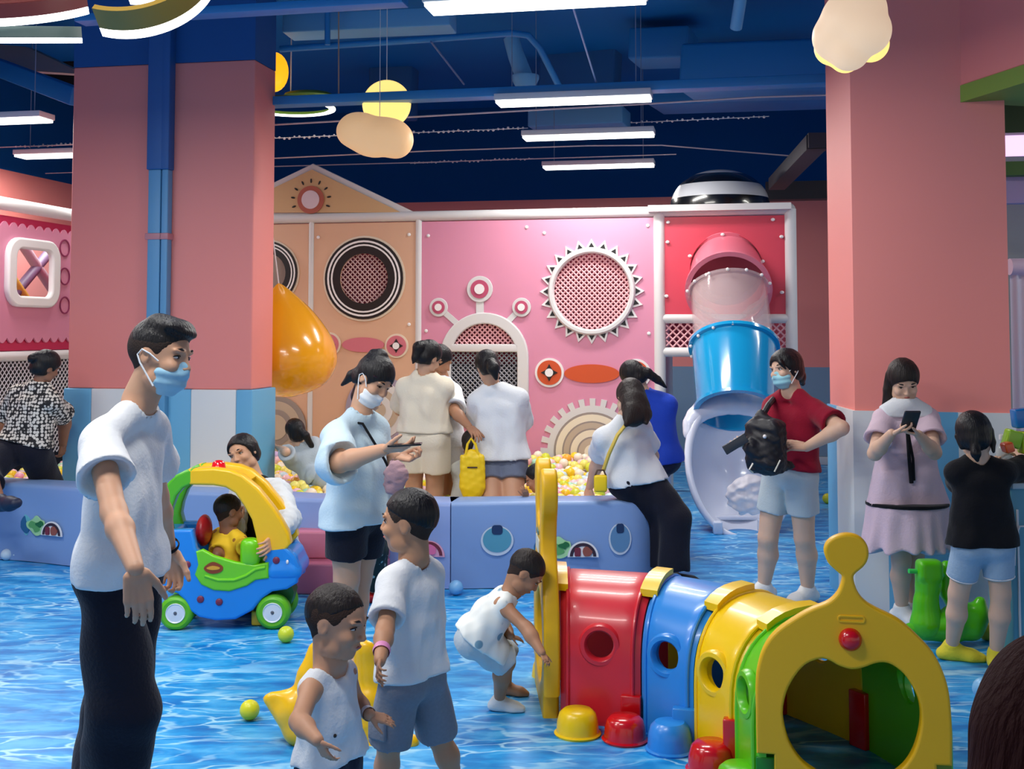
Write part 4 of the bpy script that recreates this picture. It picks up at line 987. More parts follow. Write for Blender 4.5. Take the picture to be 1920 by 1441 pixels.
# clips over the joints, joint blocks and bowl-shaped feet
for i, m in ((0, TY), (1, TY), (2, TY), (3, TY)):
    p = IP[i] + ID[i].normalized() * (TW * 0.36); d = ID[i].normalized(); tn_ = (IP[min(i + 1, 4)] - IP[max(i - 1, 0)]).normalized()
    prof = arch_prof(TW, 0.25, 0.575, inset=-0.02); v = []; sel = [q for q in prof if 0.12 < q[0] < 0.40]
    mb = MB(); k = 0.04
    for (x, z) in sel: v += [IP[i] + d * x + ZZ * z - tn_ * k, IP[i] + d * x + ZZ * z + tn_ * k, IP[i] + d * x + ZZ * (z - 0.03) + tn_ * k, IP[i] + d * x + ZZ * (z - 0.03) - tn_ * k]
    f = []
    for j in range(len(sel) - 1):
        for q in range(4): a_ = j * 4 + q; b_ = j * 4 + (q + 1) % 4; f.append((a_, b_, b_ + 4, a_ + 4))
    f += [(0, 1, 2, 3), tuple((len(sel) - 1) * 4 + q for q in (3, 2, 1, 0))]
    mb.add(v, f).build('joint_clip', m, tn)
for (px, pyb, w, h, m) in ((1090, 1343, 0.09, 0.125, TY), (1184, 1366, 0.085, 0.14, TR2), (1283, 1400, 0.09, 0.155, TB), (1372, 1448, 0.06, 0.20, TR2), (1437, 1496, 0.07, 0.15, mat('toy_deep_green', (20, 130, 30), 0.35))):
    p = floor_at(px, pyb); dx = Vector((1, -0.25, 0)).normalized(); MB().box(p + ZZ * h / 2, w, 0.05, h, (dx, ZZ.cross(dx), ZZ), 0.006).build('joint_block', m, tn)
for far_ in (1, 2, 3):
    p = IP[far_] + ID[far_].normalized() * (TW - 0.03); d = ID[far_].normalized(); m = (TY, TR2, TR2, TG)[far_ - 1]
    MB().box(p + ZZ * 0.11, 0.05, 0.09, 0.22, (d, ZZ.cross(d), ZZ), 0.006).build('joint_block', m, tn)
for (px, pyc, r, h, m) in ((1083, 1376, 0.087, 0.105, TY), (1172, 1387, 0.085, 0.10, TR2), (1256, 1406, 0.088, 0.115, TB), (1335, 1444, 0.09, 0.11, TR2), (1388, 1484, 0.088, 0.10, TG)):
    p = floor_at(px, pyc); MB().lathe(p, [(0.0, 0.0), (r + 0.006, 0.0), (r + 0.01, 0.008), (r, 0.014), (r * 0.97, h * 0.5), (r * 0.86, h * 0.82), (r * 0.66, h * 0.97), (0.0, h)], ZZ, 40).build('bowl_foot', m, tn)
# near end board (traced, then measured on its own upright plane)
NP0 = IP[4] + Vector((0.0, -0.03, 0)); nx = ID[4].normalized(); nn_ = ZZ.cross(nx)
def npl(px, py): p = on_plane(px, py, NP0, nn_) - NP0; return (p.dot(nx), p.z)
outer = [(1422, 1300), (1424, 1258), (1436, 1215), (1460, 1183), (1501, 1155), (1526, 1142), (1555, 1130), (1574, 1112), (1583, 1090), (1583, 1075), (1571, 1064), (1556, 1049), (1550, 1030), (1556, 1016), (1571, 1007), (1590, 1004), (1608, 1009), (1620, 1022), (1622, 1040), (1615, 1055), (1600, 1068), (1594, 1078), (1596, 1092), (1604, 1112), (1618, 1129), (1640, 1143), (1680, 1163), (1712, 1190), (1745, 1226), (1765, 1268), (1774, 1310), (1778, 1370)]
inner = [(1462, 1332), (1469, 1293), (1485, 1262), (1504, 1240), (1523, 1230), (1542, 1226), (1558, 1231), (1574, 1240), (1595, 1246), (1616, 1243), (1635, 1236), (1654, 1233), (1673, 1238), (1696, 1255), (1712, 1277), (1726, 1306), (1731, 1335), (1729, 1364), (1721, 1396), (1709, 1421), (1690, 1443), (1655, 1464), (1606, 1472), (1555, 1462), (1517, 1441), (1497, 1424), (1480, 1400), (1469, 1373)]
o2 = smooth_open([npl(*p) for p in outer], 4)
xl, xr = npl(1424, 1402)[0], npl(1778, 1428)[0]; zl = npl(1424, 1403)[1]
o2 = [(xl, zl)] + o2 + [(xr, zl), (xr - 0.05, zl), (xr - 0.05, 0.0), (xl + 0.06, 0.0), (xl + 0.06, zl)]
EB = mat('toy_yellow_board', (236, 182, 4), 0.42)
plate('end_board', [o2, smooth_closed([npl(*p) for p in inner], 3)], 0.05, NP0, nx, ZZ, EB, tn, 0.010, res=3)
rc_ = npl(1593, 1195); MB().ball(NP0 + nx * rc_[0] + ZZ * rc_[1] - nn_ * 0.02, 0.04, 28).build('red_button', TR2, tn)
h0 = npl(1595, 1157); 
plate('recessed_slot', [rrect(h0[0] - 0.045, h0[1] - 0.011, h0[0] + 0.045, h0[1] + 0.011, 0.01), rrect(h0[0] - 0.041, h0[1] - 0.007, h0[0] + 0.041, h0[1] + 0.007, 0.006)], 0.006, NP0 - nn_ * 0.026, nx, ZZ, EB, tn, 0.002)
c_ = npl(1764, 1432); MB().box(NP0 + nx * (xr - 0.02) + ZZ * (zl - 0.09) - nn_ * -0.02, 0.06, 0.05, 0.16, (nx, nn_, ZZ), 0.005).build('joint_block', mat('toy_olive', (96, 130, 20), 0.4), tn)
# far end board: head with two feelers, seen edge on
fx = Vector((-0.045, 1, 0)).normalized(); FP = IP[0] + Vector((-0.035, -0.02, 0))
def head_outline():
    L_ = [(0.0, 0.12), (-0.005, 0.3), (0.02, 0.45), (0.09, 0.58), (0.15, 0.66), (0.165, 0.74), (0.14, 0.82), (0.10, 0.88), (0.085, 0.95), (0.11, 1.01), (0.16, 1.03), (0.205, 1.0), (0.22, 0.94), (0.215, 0.86), (0.225, 0.80), (0.27, 0.77), (0.325, 0.765)]
    R_ = [(0.65 - x, z + 0.01) for x, z in L_[::-1]]; return L_ + R_[1:]
ho = smooth_open(head_outline(), 4); ho = [(0.0, 0.12)] + ho[1:] + [(0.65, 0.12), (0.59, 0.12), (0.59, 0.0), (0.06, 0.0), (0.06, 0.12)]
hi_ = smooth_closed([(0.07 + 0.51 * (0.5 - 0.5 * math.cos(2 * math.pi * k / 20)), 0.29 + 0.215 * math.sin(2 * math.pi * k / 20)) for k in range(20)], 2)
plate('head_board', [ho, hi_], 0.07, FP, fx, ZZ, EB, tn, 0.014, res=3)
nf = fx.cross(ZZ)   # points to +x or -x
nf = nf if nf.x < 0 else -nf
MB().ball(FP + fx * 0.325 + ZZ * 0.6 + nf * 0.04, 0.045, 24, (0.8, 1, 1)).build('red_button', TR2, tn)
plate('printed_label', [rrect(0.23, 0.66, 0.42, 0.72, 0.01)], 0.004, FP + nf * 0.038, fx, ZZ, mat('label_pale', (210, 214, 200), 0.5), tn)
plate('printed_label', [rrect(0.27, 0.735, 0.38, 0.755, 0.005)], 0.004, FP + nf * 0.038, fx, ZZ, mat('label_grey', (90, 130, 130), 0.5), tn)
p = floor_at(1026, 1266); MB().lathe(p + Vector((0.01, 0, 0)), [(0.0, 0.0), (0.085, 0.0), (0.078, 0.05), (0.06, 0.09), (0.0, 0.1)], ZZ, 32).build('bowl_foot', TY, tn)

# ---------------------------------------------------------------- ride-on toy car
CY = 6.62
car = empty('toy_car', Vector((at(420, 1175, CY).x, CY + 0.2, 0)), 'blue ride-on toy car with green doors, yellow roof pillar and green wheels', 'toy car')
cx_ = Vector((1, 0.03, 0)).normalized(); cn = ZZ.cross(cx_); CO = Vector((0, CY, 0))
def cp(px, py): p = on_plane(px, py, CO, cn) - CO; return (p.dot(cx_), p.z)
def cpl(name, loops, thick, back, m, bevel=0.0, parent=car, sm=0, label=None):
    lp = [[cp(*q) for q in l] for l in loops]
    if sm: lp = [smooth_closed(l, sm) for l in lp]
    o = plate(name, lp, thick, CO + cn * (back + thick / 2), cx_, ZZ, m, parent, bevel, res=3)
    if label: o['label'] = label
    return o
CB = mat('car_blue', (30, 136, 226), 0.3, coat=0.2); CG = mat('car_green', (112, 206, 14), 0.3, coat=0.2); CYE = mat('car_yellow', (252, 196, 10), 0.32, coat=0.2)
body = [(298, 1010), (318, 998), (356, 998), (362, 1030), (375, 1046), (368, 1072), (372, 1085), (395, 1102), (425, 1106), (455, 1098), (475, 1086), (500, 1082), (502, 1034), (530, 1028), (547, 1045), (556, 1064), (552, 1090), (535, 1100), (508, 1104), (488, 1118), (470, 1140), (440, 1156), (405, 1158), (375, 1152), (358, 1140), (350, 1122), (335, 1108), (310, 1100), (296, 1096)]
WDT = 0.34
for back in (0.0, WDT - 0.07): cpl('side_body', [body], 0.07, back, CB, 0.016)
inner_b = [(300, 1040), (350, 1046), (360, 1090), (395, 1112), (455, 1108), (495, 1092), (500, 1040), (545, 1048), (550, 1088), (505, 1100), (470, 1136), (405, 1152), (362, 1138), (340, 1106), (300, 1094)]
cpl('chassis', [inner_b], WDT - 0.16, 0.08, CB, 0.008)
f_ = Fld(); a_, b_ = cp(528, 1058), cp(548, 1066)
f_.box(CO + cx_ * a_[0] + ZZ * a_[1] + cn * WDT / 2, (cx_, cn, ZZ), (0.085, WDT / 2, 0.07), 0.05); f_.box(CO + cx_ * (b_[0] - 0.05) + ZZ * (b_[1] - 0.02) + cn * WDT / 2, (cx_, cn, ZZ), (0.10, WDT / 2 + 0.01, 0.045), 0.04, 0.03); sdf_obj('nose', f_, 0.01, CB, car)
MB().box(CO + cx_ * cp(312, 1030)[0] + ZZ * cp(312, 1040)[1] + cn * WDT / 2, 0.10, WDT - 0.02, 0.26, (cx_, cn, ZZ), 0.03).build('rear_body', CB, car)
for back in (-0.012, WDT - 0.02):
    d_ = cpl('door', [[(372, 1036), (380, 1033), (400, 1044), (440, 1056), (478, 1062), (500, 1058), (500, 1080), (478, 1083), (462, 1094), (430, 1104), (402, 1102), (380, 1092), (370, 1076), (376, 1058)]], 0.035, back, CG, 0.012)
    e_ = smooth_closed([cp(384, 1062), cp(400, 1052), cp(418, 1060), cp(416, 1070), cp(400, 1074), cp(388, 1070)], 4)
    if back < 0:
        plate('door_sticker', [e_], 0.004, CO - cn * 0.016, cx_, ZZ, mat('sticker_red', (140, 60, 20), 0.4), d_)
        plate('door_sticker', [[(x * 0.7 + cp(401, 1063)[0] * 0.3, z * 0.35 + cp(401, 1063)[1] * 0.65) for x, z in e_]], 0.004, CO - cn * 0.019, cx_, ZZ, mat('sticker_gold', (222, 160, 40), 0.4), d_)
        MB().tube([CO + cx_ * cp(*q)[0] + ZZ * cp(*q)[1] - cn * 0.012 for q in ((385, 1078), (410, 1086), (440, 1086), (462, 1078), (480, 1066), (498, 1062))], 0.009, 8).build('door_ridge', CG, d_)
MB().box(CO + cx_ * cp(468, 1036)[0] + ZZ * cp(468, 1037)[1] + cn * 0.03, 0.115, 0.09, 0.165, (cx_, cn, ZZ), 0.042).build('dashboard', CG, car)
cpl('inner_dash', [[(478, 1034), (502, 1034), (502, 1060), (478, 1064)]], 0.3, 0.06, CG, 0.006)
# roof: green rear pillar, yellow front pillar
ro_g = [(303, 1000), (300, 960), (302, 939), (312, 914), (330, 895), (348, 886), (357, 884), (357, 903), (340, 911), (326, 927), (316, 953), (312, 975), (318, 1000)]
ro_y = [(357, 884), (400, 882), (430, 886), (452, 895), (480, 919), (508, 954), (522, 975), (536, 1000), (540, 1018), (530, 1030), (488, 1030), (484, 1004), (476, 972), (462, 947), (444, 921), (424, 909), (400, 905), (357, 904)]
for back in (0.0, WDT - 0.09): 
    cpl('rear_pillar', [ro_g], 0.09, back, mat('pillar_green', (84, 184, 30), 0.3, coat=0.2), 0.014)
    cpl('roof_pillar', [ro_y], 0.09, back, CYE, 0.014)
cpl('roof_panel', [[(330, 895), (357, 885), (400, 883), (440, 890), (462, 903), (458, 911), (436, 901), (400, 895), (357, 896), (335, 905)]], WDT - 0.16, 0.08, CYE, 0.006)
c = cp(401, 883); MB().lathe(CO + cx_ * c[0] + ZZ * (c[1] - 0.005) + cn * 0.12, [(0.0, 0.055), (0.02, 0.052), (0.034, 0.04), (0.042, 0.0), (0.0, 0.0)], ZZ, 28).build('siren', mat('siren_red', (224, 20, 30), 0.15, coat=0.6), car)
c = cp(367, 1005); MB().ball(CO + cx_ * c[0] + ZZ * c[1] + cn * 0.2, 0.085, 24, (0.5, 1.2, 1.05), (cx_, cn, ZZ)).build('headrest', mat('seat_red', (170, 24, 36), 0.35), car)
c = cp(405, 1060); MB().box(CO + cx_ * c[0] + ZZ * (c[1] - 0.05) + cn * 0.21, 0.22, 0.26, 0.06, (cx_, cn, ZZ), 0.02).build('seat', mat('seat_red', (170, 24, 36), 0.35), car)
for (px, py) in ((351, 1058), (376, 1123), (411, 1128), (518, 1050)):
    c = cp(px, py); MB().lathe(CO + cx_ * c[0] + ZZ * c[1] - cn * 0.002, [(0, -0.008), (0.014, -0.008), (0.019, -0.004), (0.021, 0.01)], cn, 20).build('round_cap', mat('cap_maroon', (120, 40, 70), 0.4), car)
for (px, py) in ((539, 1053), (521, 1072)):
    c = cp(px, py); MB().ball(CO + cx_ * c[0] + ZZ * c[1] - cn * 0.004, 0.008, 10, (1, 1, 1.6)).build('lamp_sticker', WHT, car)
def wheel(px, py, back, r=0.094):
    c = cp(px, py); c3 = CO + cx_ * c[0] + cn * back; c3.z = r
    w_ = MB().lathe(c3, [(0.045, 0.0), (r * 0.78, -0.006), (r * 0.9, 0.0), (r, 0.014), (r, 0.06), (r * 0.9, 0.075), (0.045, 0.075)], cn, 40).build('wheel', mat('wheel_green', (96, 184, 24), 0.4), car)
    MB().lathe(c3, [(0.0, 0.004), (0.012, -0.006), (0.046, -0.004), (0.052, -0.009), (0.056, 0.0), (0.05, 0.03)], cn, 32).build('hub', mat('hub_white', (226, 230, 238), 0.3), w_)
    MB().lathe(c3 - cn * 0.006, [(0.0, -0.006), (0.007, -0.004), (0.009, 0.0)], cn, 12).build('bolt', mat('bolt_grey', (110, 110, 120), 0.3, metal=0.7), w_)
wheel(329, 1145, 0.0); wheel(511, 1145, 0.0); wheel(329, 1145, WDT - 0.075); wheel(511, 1145, WDT - 0.075)
cpl('wheel_arch', [[(488, 1118), (500, 1106), (540, 1102), (546, 1118), (540, 1140), (500, 1140)]], WDT - 0.20, 0.1, mat('arch_dark_green', (20, 110, 40), 0.4))
c = cp(478, 1152); MB().box(CO + cx_ * c[0] + ZZ * 0.045 + cn * 0.12, 0.07, 0.09, 0.08, (cx_, cn, ZZ), 0.01).build('foot_step', mat('step_yellow', (226, 180, 30), 0.4), car)

# ---------------------------------------------------------------- yellow rocker behind the toddler, green rocker by the right pillar
YR = mat('rocker_yellow', (250, 192, 8), 0.3, coat=0.25); GRR = mat('rocker_green', (86, 196, 8), 0.3, coat=0.25)
ry = 4.82; rk = empty('rocking_toy', at(640, 1400, ry) * 1, 'yellow moulded rocking toy behind the toddler in the white vest', 'rocking toy'); rk.location.z = 0
def rp(px, py, dy=0.0): return at(px, py, ry + dy)
f_ = Fld(); YN = (Y_, 0.62)
f_.chain([rp(598, 1222, 0.02), rp(582, 1268, 0.0), rp(570, 1322, 0.0)], [0.048, 0.05, 0.07], 0.03, (Y_, 0.7))
f_.chain([rp(502, 1310, 0), rp(560, 1370, -0.02), rp(620, 1405, -0.03)], [0.02, 0.055, 0.06], 0.03, (ZZ, 0.9))
f_.rc(rp(570, 1312, 0.0), rp(512, 1306, 0.0), 0.05, 0.022, 0.02)
f_.rc(rp(560, 1330, 0), rp(590, 1375, 0), 0.08, 0.07, 0.03)
sdf_obj('rear_half', f_, 0.0085, YR, rk)
f_ = Fld()
f_.chain([rp(684, 1222, 0.04), rp(690, 1270, 0.04), rp(690, 1330, 0.04)], [0.05, 0.056, 0.075], 0.03, (Y_, 0.6))
f_.rc(rp(690, 1320, 0.02), rp(682, 1408, -0.02), 0.075, 0.05, 0.03, (Y_, 0.7)); f_.rc(rp(680, 1410, -0.03), rp(768, 1392, -0.03), 0.035, 0.032, 0.02); f_.rc(rp(768, 1392, -0.03), rp(770, 1392, -0.03), 0.036, 0.036, 0.01)
sdf_obj('front_half', f_, 0.0085, YR, rk)
f_ = Fld(); f_.rc(rp(575, 1350, 0.06), rp(690, 1350, 0.06), 0.07, 0.07, 0.03, (Y_, 1.5)); f_.rc(rp(560, 1400, 0.16), rp(700, 1400, 0.16), 0.03, 0.03, 0.02); sdf_obj('seat', f_, 0.01, YR, rk)
gy = 6.25; gk = empty('rocking_toy', floor_at(1770, 1195), 'green rocking horse toy between the two girls by the right pillar', 'rocking toy')
def gp(px, py, dy=0.0): return at(px, py, gy + dy)
f_ = Fld()
f_.chain([gp(1741, 1070), gp(1740, 1095), gp(1736, 1130), gp(1738, 1165)], [0.055, 0.06, 0.06, 0.09], 0.03, (Y_, 0.8))
f_.box(gp(1742, 1068, -.01), (X, Y_, ZZ), (.065, .05, .055), .025, .02)
sdf_obj('head', f_, 0.009, GRR, gk)
f_ = Fld(); f_.chain([gp(1698, 1177), gp(1735, 1176), gp(1780, 1168)], [0.022, 0.05, 0.08], 0.03)
f_.chain([gp(1730, 1186, 0.02), gp(1780, 1184, 0.02), gp(1822, 1178, 0.02), gp(1836, 1150, 0.02), gp(1838, 1128, 0.02)], [0.035, 0.055, 0.055, 0.045, 0.03], 0.03); f_.rc(gp(1800, 1150, 0.02), gp(1822, 1160, 0.02), 0.07, 0.07, 0.04)
f_.plane(Vector((0, 0, 0.004)), -ZZ); sdf_obj('rocker_base', f_, 0.009, GRR, gk)
f_ = Fld(); f_.rc(gp(1775, 1062, 0.06), gp(1775, 1110, 0.06), 0.035, 0.035, 0.02, (Y_, 0.8)); f_.rc(gp(1775, 1110, 0.06), gp(1800, 1150, 0.03), 0.035, 0.05, 0.02); sdf_obj('seat_back', f_, 0.009, GRR, gk)
MB().tube([gp(1704, 1070, -0.02), gp(1730, 1071, -0.01), gp(1770, 1078, 0.05)], 0.0125, 12).build('handle', mat('handle_green', (60, 206, 90), 0.3), gk)
# toy shelf at the right edge: teal stand, bottle, building blocks
sh = empty('toy_stand', Vector((at(1930, 1000, 5.9).x, 5.95, 0)), 'pale teal stand at the right edge holding toy blocks', 'stand')
sx = at(1888, 1000, 5.9).x
MB().box(Vector((sx + 0.35, 6.0, 0.44)), 0.7, 0.3, 0.88, (X, Y_, ZZ), 0.01).build('cabinet', mat('stand_teal', (96, 164, 186), 0.5), sh)
MB().box(Vector((sx + 0.35, 5.98, 0.89)), 0.72, 0.36, 0.03, (X, Y_, ZZ), 0.006).build('top', mat('stand_top', (190, 206, 214), 0.4), sh)
for xx in (0.03, 0.14): MB().box(Vector((sx + xx, 5.842, 0.42)), 0.008, 0.01, 0.7, (X, Y_, ZZ)).build('white_edge', WHT, sh)
MB().box(Vector((sx + 0.12, 5.84, 0.36)), 0.1, 0.02, 0.22, (X, Y_, ZZ), 0.004).build('label_plate', mat('plate_grey', (176, 186, 186), 0.5), sh)
mb = MB(); mb.tube([Vector((sx + 0.005, 5.83, 0.5)), Vector((sx + 0.012, 5.83, 0.64)), Vector((sx + 0.035, 5.83, 0.69)), Vector((sx + 0.075, 5.83, 0.69))], 0.005, 8).build('cable', WHT, sh)
bt = atz(1882, 848, 0.905); bt = at(1882, 848, 5.93); bt.z = 0.905
e = empty('water_bottle', bt, 'clear plastic bottle with white cap beside the toy blocks', 'bottle')
MB().lathe(bt, [(0, 0), (0.038, 0), (0.04, 0.01), (0.04, 0.11), (0.036, 0.15), (0.02, 0.185), (0.018, 0.2)], ZZ, 28).build('bottle', mat('bottle_clear', (224, 236, 238), 0.08, alpha=0.45), e)
MB().lathe(bt, [(0.0, 0.2), (0.021, 0.2), (0.021, 0.225), (0, 0.228)], ZZ, 20).build('cap', WHT, e)
MB().lathe(bt, [(0.0412, 0.03), (0.0414, 0.075)], ZZ, 28).build('label_band', mat('label_green', (80, 160, 110), 0.5), e)
def block(px, py, dy, w, h, m, lab, rot=0.0, hexa=False):
    c = at(px, py, 5.85 + dy); a = (Vector((math.cos(rot), 0, math.sin(rot))), Y_, Vector((-math.sin(rot), 0, math.cos(rot))))
    if hexa: o = plate('toy_block', [circ((0, 0), w / 2, 6, a0=rot)], 0.06, c, X, ZZ, m, None, 0.008)
    else: o = MB().box(c, w, 0.07, h, a, 0.01).build('toy_block', m)
    tag(o, lab, 'toy block', 'toy blocks on the teal stand')
block(1915, 783, 0.03, 0.085, 0.095, mat('block_blue', (20, 110, 180), 0.25, coat=0.3), 'dark blue toy block on top of the green blocks', 0.1)
block(1898, 822, 0.0, 0.075, 0.085, mat('block_green', (150, 200, 30), 0.25, coat=0.3), 'green toy block under the blue one', -0.3)
block(1921, 829, 0.02, 0.05, 0.11, mat('block_lime', (196, 214, 30), 0.25, coat=0.3), 'lime toy block at the right edge', 0.0)
block(1889, 838, -0.05, 0.045, 0.05, mat('block_orange', (236, 96, 40), 0.25, coat=0.3), 'orange toy block held over the stand', 0.3)
# ---------------------------------------------------------------- people
HAIR = mat('hair_black', (15, 14, 17), 0.42, 0.35, bump=0.35, bscale=130, bstretch=(1, 1, 0.1)); HAIRB = mat('hair_dark_brown', (34, 27, 25), 0.48, 0.3, bump=0.35, bscale=130, bstretch=(1, 1, 0.1))
def skin(name, col): return mat(name, col, 0.5, 0.35, sss=0.12)
SK = skin('skin_warm', (205, 158, 128)); SKL = skin('skin_light', (222, 182, 156)); SKT = skin('skin_tan', (176, 128, 98)); SKD = skin('skin_deep', (150, 104, 80))
EYW = mat('eye_white', (225, 222, 218), 0.3); EYD = mat('eye_dark', (24, 16, 14), 0.25); LIP = mat('lips', (178, 96, 88), 0.45); MASKM = mat('mask_blue', (150, 200, 226), 0.6, bump=0.1, bscale=30); MASKW = mat('mask_white', (232, 238, 242), 0.6)
def cloth(name, col, rough=0.85, bump=0.15, bs=90, **k): return mat(name, col, rough, 0.25, bump=bump, bscale=bs, sheen=0.1, **k)
def dirv(yaw, pitch=0):
    y, p = math.radians(yaw), math.radians(pitch); return Vector((math.sin(y) * math.cos(p), -math.cos(y) * math.cos(p), -math.sin(p)))
def reach(S, px, py, L, sg):
    """point on the sight line of a pixel at distance L from S (sg -1: nearer root)"""
    o = Vector((0, 0, CAMZ)); d = ray(px, py).normalized(); b = (S - o).dot(d); c2_ = (S - o).length_squared - b * b; k = L * L - c2_
    return o + d * (b + (sg * math.sqrt(k) if k > 0 else 0))
def hand_mesh(w, d, n, L, ts, curl=0.35, h=0.0045, spread=0.03, curls=None, thumb=1.0):
    d = A(d) / np.linalg.norm(d); n = A(n) - (A(n) @ d) * d; n = n / np.linalg.norm(n); s = np.cross(d, n) * ts; w = A(w); f = Fld()
    f.rc(w - d * 0.03 * L, w + d * 0.12 * L, 0.115 * L, 0.12 * L, 0.05 * L, (n, 0.8))
    for i in range(4):
        o = (1.5 - i) * 0.112 * L; kn = w + d * (0.50, 0.52, 0.50, 0.46)[i] * L + s * o
        f.rc(w + d * 0.1 * L + s * o * 0.7, kn, 0.078 * L, 0.062 * L, 0.04 * L, (n, 0.9))
        c = (curls[i] if curls else curl * (0.9 + 0.12 * i)); p = kn; a = c * 0.6; ln = (0.40, 0.45, 0.42, 0.33)[i] * L; r = 0.053 * L * (1, 1, 0.96, 0.86)[i]
        for q, (fr, rr) in enumerate(((0.46, 0.93), (0.30, 0.86), (0.24, 0.72))):
            dd = d * math.cos(a) + n * math.sin(a) + s * spread * (1.5 - i); dd = dd / np.linalg.norm(dd); p2 = p + dd * ln * fr
            f.rc(p, p2, r, 0.053 * L * rr * (1, 1, 0.96, 0.86)[i], 0.012 * L if q else 0.03 * L); r = 0.053 * L * rr * (1, 1, 0.96, 0.86)[i]; p = p2; a += c
    p = w + d * 0.10 * L + s * 0.13 * L; dd = d * 0.72 + s * 0.62 * thumb + n * 0.35; dd = dd / np.linalg.norm(dd)
    for fr, r0, r1, tw in ((0.26, 0.09, 0.066, 0.0), (0.20, 0.064, 0.056, 0.35), (0.15, 0.056, 0.045, 0.3)):
        dd = dd + d * tw + n * tw * 0.4; dd = dd / np.linalg.norm(dd); p2 = p + dd * fr * L; f.rc(p, p2, r0 * L, r1 * L, 0.03 * L); p = p2
    v, q = f.mesh(max(h, 0.018 * L)); return relax(v, q, 1), q
class Person:
    def __init__(s, label, Y0, u, H, head, neck, sm, hm, front, look, sw=None, hw=None, bulk=1.0, arms=(), legs=(), skinm=SK, h=0.008, cat='person', torso_dy=0.0, depth=1.0):
        s.Y0, s.u, s.H, s.h, s.bulk, s.skin, s.label = Y0, u, H, h, bulk, skinm, label
        P = lambda p: at(p[0], p[1], Y0 + (p[2] if len(p) > 2 else 0)); s.P = P
        s.hc, s.nb, s.sm, s.hm = P(head), P(neck), P(sm), P(hm)
        s.f = dirv(*look); s.up = (s.sm - s.hm).normalized(); fr = dirv(front, 0); fr = (fr - s.up * fr.dot(s.up)).normalized(); s.front = fr; s.side = fr.cross(s.up).normalized()
        sw = (sw or 0.205 * u) * 0.84; hw = hw or 0.105 * u; s.sw, s.hw = sw, hw
        s.sh = {'r': s.sm + s.side * sw / 2 - s.up * .012 * u, 'l': s.sm - s.side * sw / 2 - s.up * .012 * u}; s.hp = {'r': s.hm + s.side * hw / 2, 'l': s.hm - s.side * hw / 2}
        s.depth = depth
        hu = (s.hc - s.nb).normalized(); ax = s.f.cross(hu).normalized(); s.hs = ax; s.hu = ax.cross(s.f).normalized()
        ua, fa, th, sn = 0.172 * u, 0.150 * u, 0.24 * u, 0.235 * u
        s.arm = {}; s.leg = {}; s.hand = {}
        for a in arms:
            side, e, w = a[0], a[1], a[2]; el = reach(s.sh[side], e[0], e[1], ua, e[2]); wr = reach(el, w[0], w[1], fa, w[2]); s.arm[side] = (el, wr); s.hand[side] = a[3] if len(a) > 3 else None
        for a in legs:
            side, k, n_ = a[0], a[1], a[2]
            if n_[2] == 0: an = atz(n_[0], n_[1], .048 * u); kn = at(k[0], k[1], (an.y + s.hp[side].y) / 2 + k[2] * .02 * u)
            else: kn = reach(s.hp[side], k[0], k[1], th, k[2]); an = reach(kn, n_[0], n_[1], sn, n_[2])
            s.leg[side] = (kn, an)
        s.foot = {}
    # --- pieces of flesh
    def flesh(s):
        u, b = s.u, s.bulk; f = Fld(); R_ = lambda x: x * u * b
        f.rc(s.nb, s.hc - s.hu * s.H * 0.2 - s.f * s.H * 0.05, s.H * 0.245, s.H * 0.235, 0.03)
        s.torso(f, 0)
        for k, (el, wr) in s.arm.items():
            f.rc(s.sh[k], el, R_(0.029), R_(0.0245), 0.03); f.rc(el, el.lerp(wr, 0.3), R_(0.0245), R_(0.0255), 0.02); f.rc(el.lerp(wr, 0.3), wr, R_(0.0255), R_(0.0165), 0.02)
        for k, (kn, an) in s.leg.items():
            f.rc(s.hp[k], kn, R_(0.052), R_(0.035), 0.03); back = (kn - an).cross(s.side).normalized() * -0.01 * u
            f.rc(kn, kn.lerp(an, 0.35) + back, R_(0.034), R_(0.036), 0.02); f.rc(kn.lerp(an, 0.35) + back, an, R_(0.036), R_(0.0215), 0.02)
        return f
    def torso(s, f, off, low=0.0, k=0.04):
        u, b = s.u, s.bulk; R_ = lambda x: x * u * b + off
        for sd in (1, -1):
            hp = s.hm + s.side * sd * s.hw * 0.42 - s.up * low; shp = s.sm + s.side * sd * s.sw * 0.24 - s.up * 0.055 * u; wa = s.hm.lerp(s.sm, 0.42) + s.side * sd * s.hw * 0.35
            f.rc(hp, wa, R_(0.053), R_(0.046), k, (s.front, 0.92 * s.depth)); f.rc(wa, shp, R_(0.046), R_(0.050), k, (s.front, 0.92 * s.depth))
        f.rc(s.hm, s.sm - s.up * 0.05 * u, R_(0.050), R_(0.048), k, (s.front, 0.92 * s.depth))
        for c in 'rl':
            f.rc(s.nb - s.up * 0.012 * u, s.sh[c], R_(0.026), R_(0.027), k * 0.6); f.ell(s.hp[c] - s.front * 0.014 * u, (s.side, s.front, s.up), (R_(0.046), R_(0.050), R_(0.052)), k)
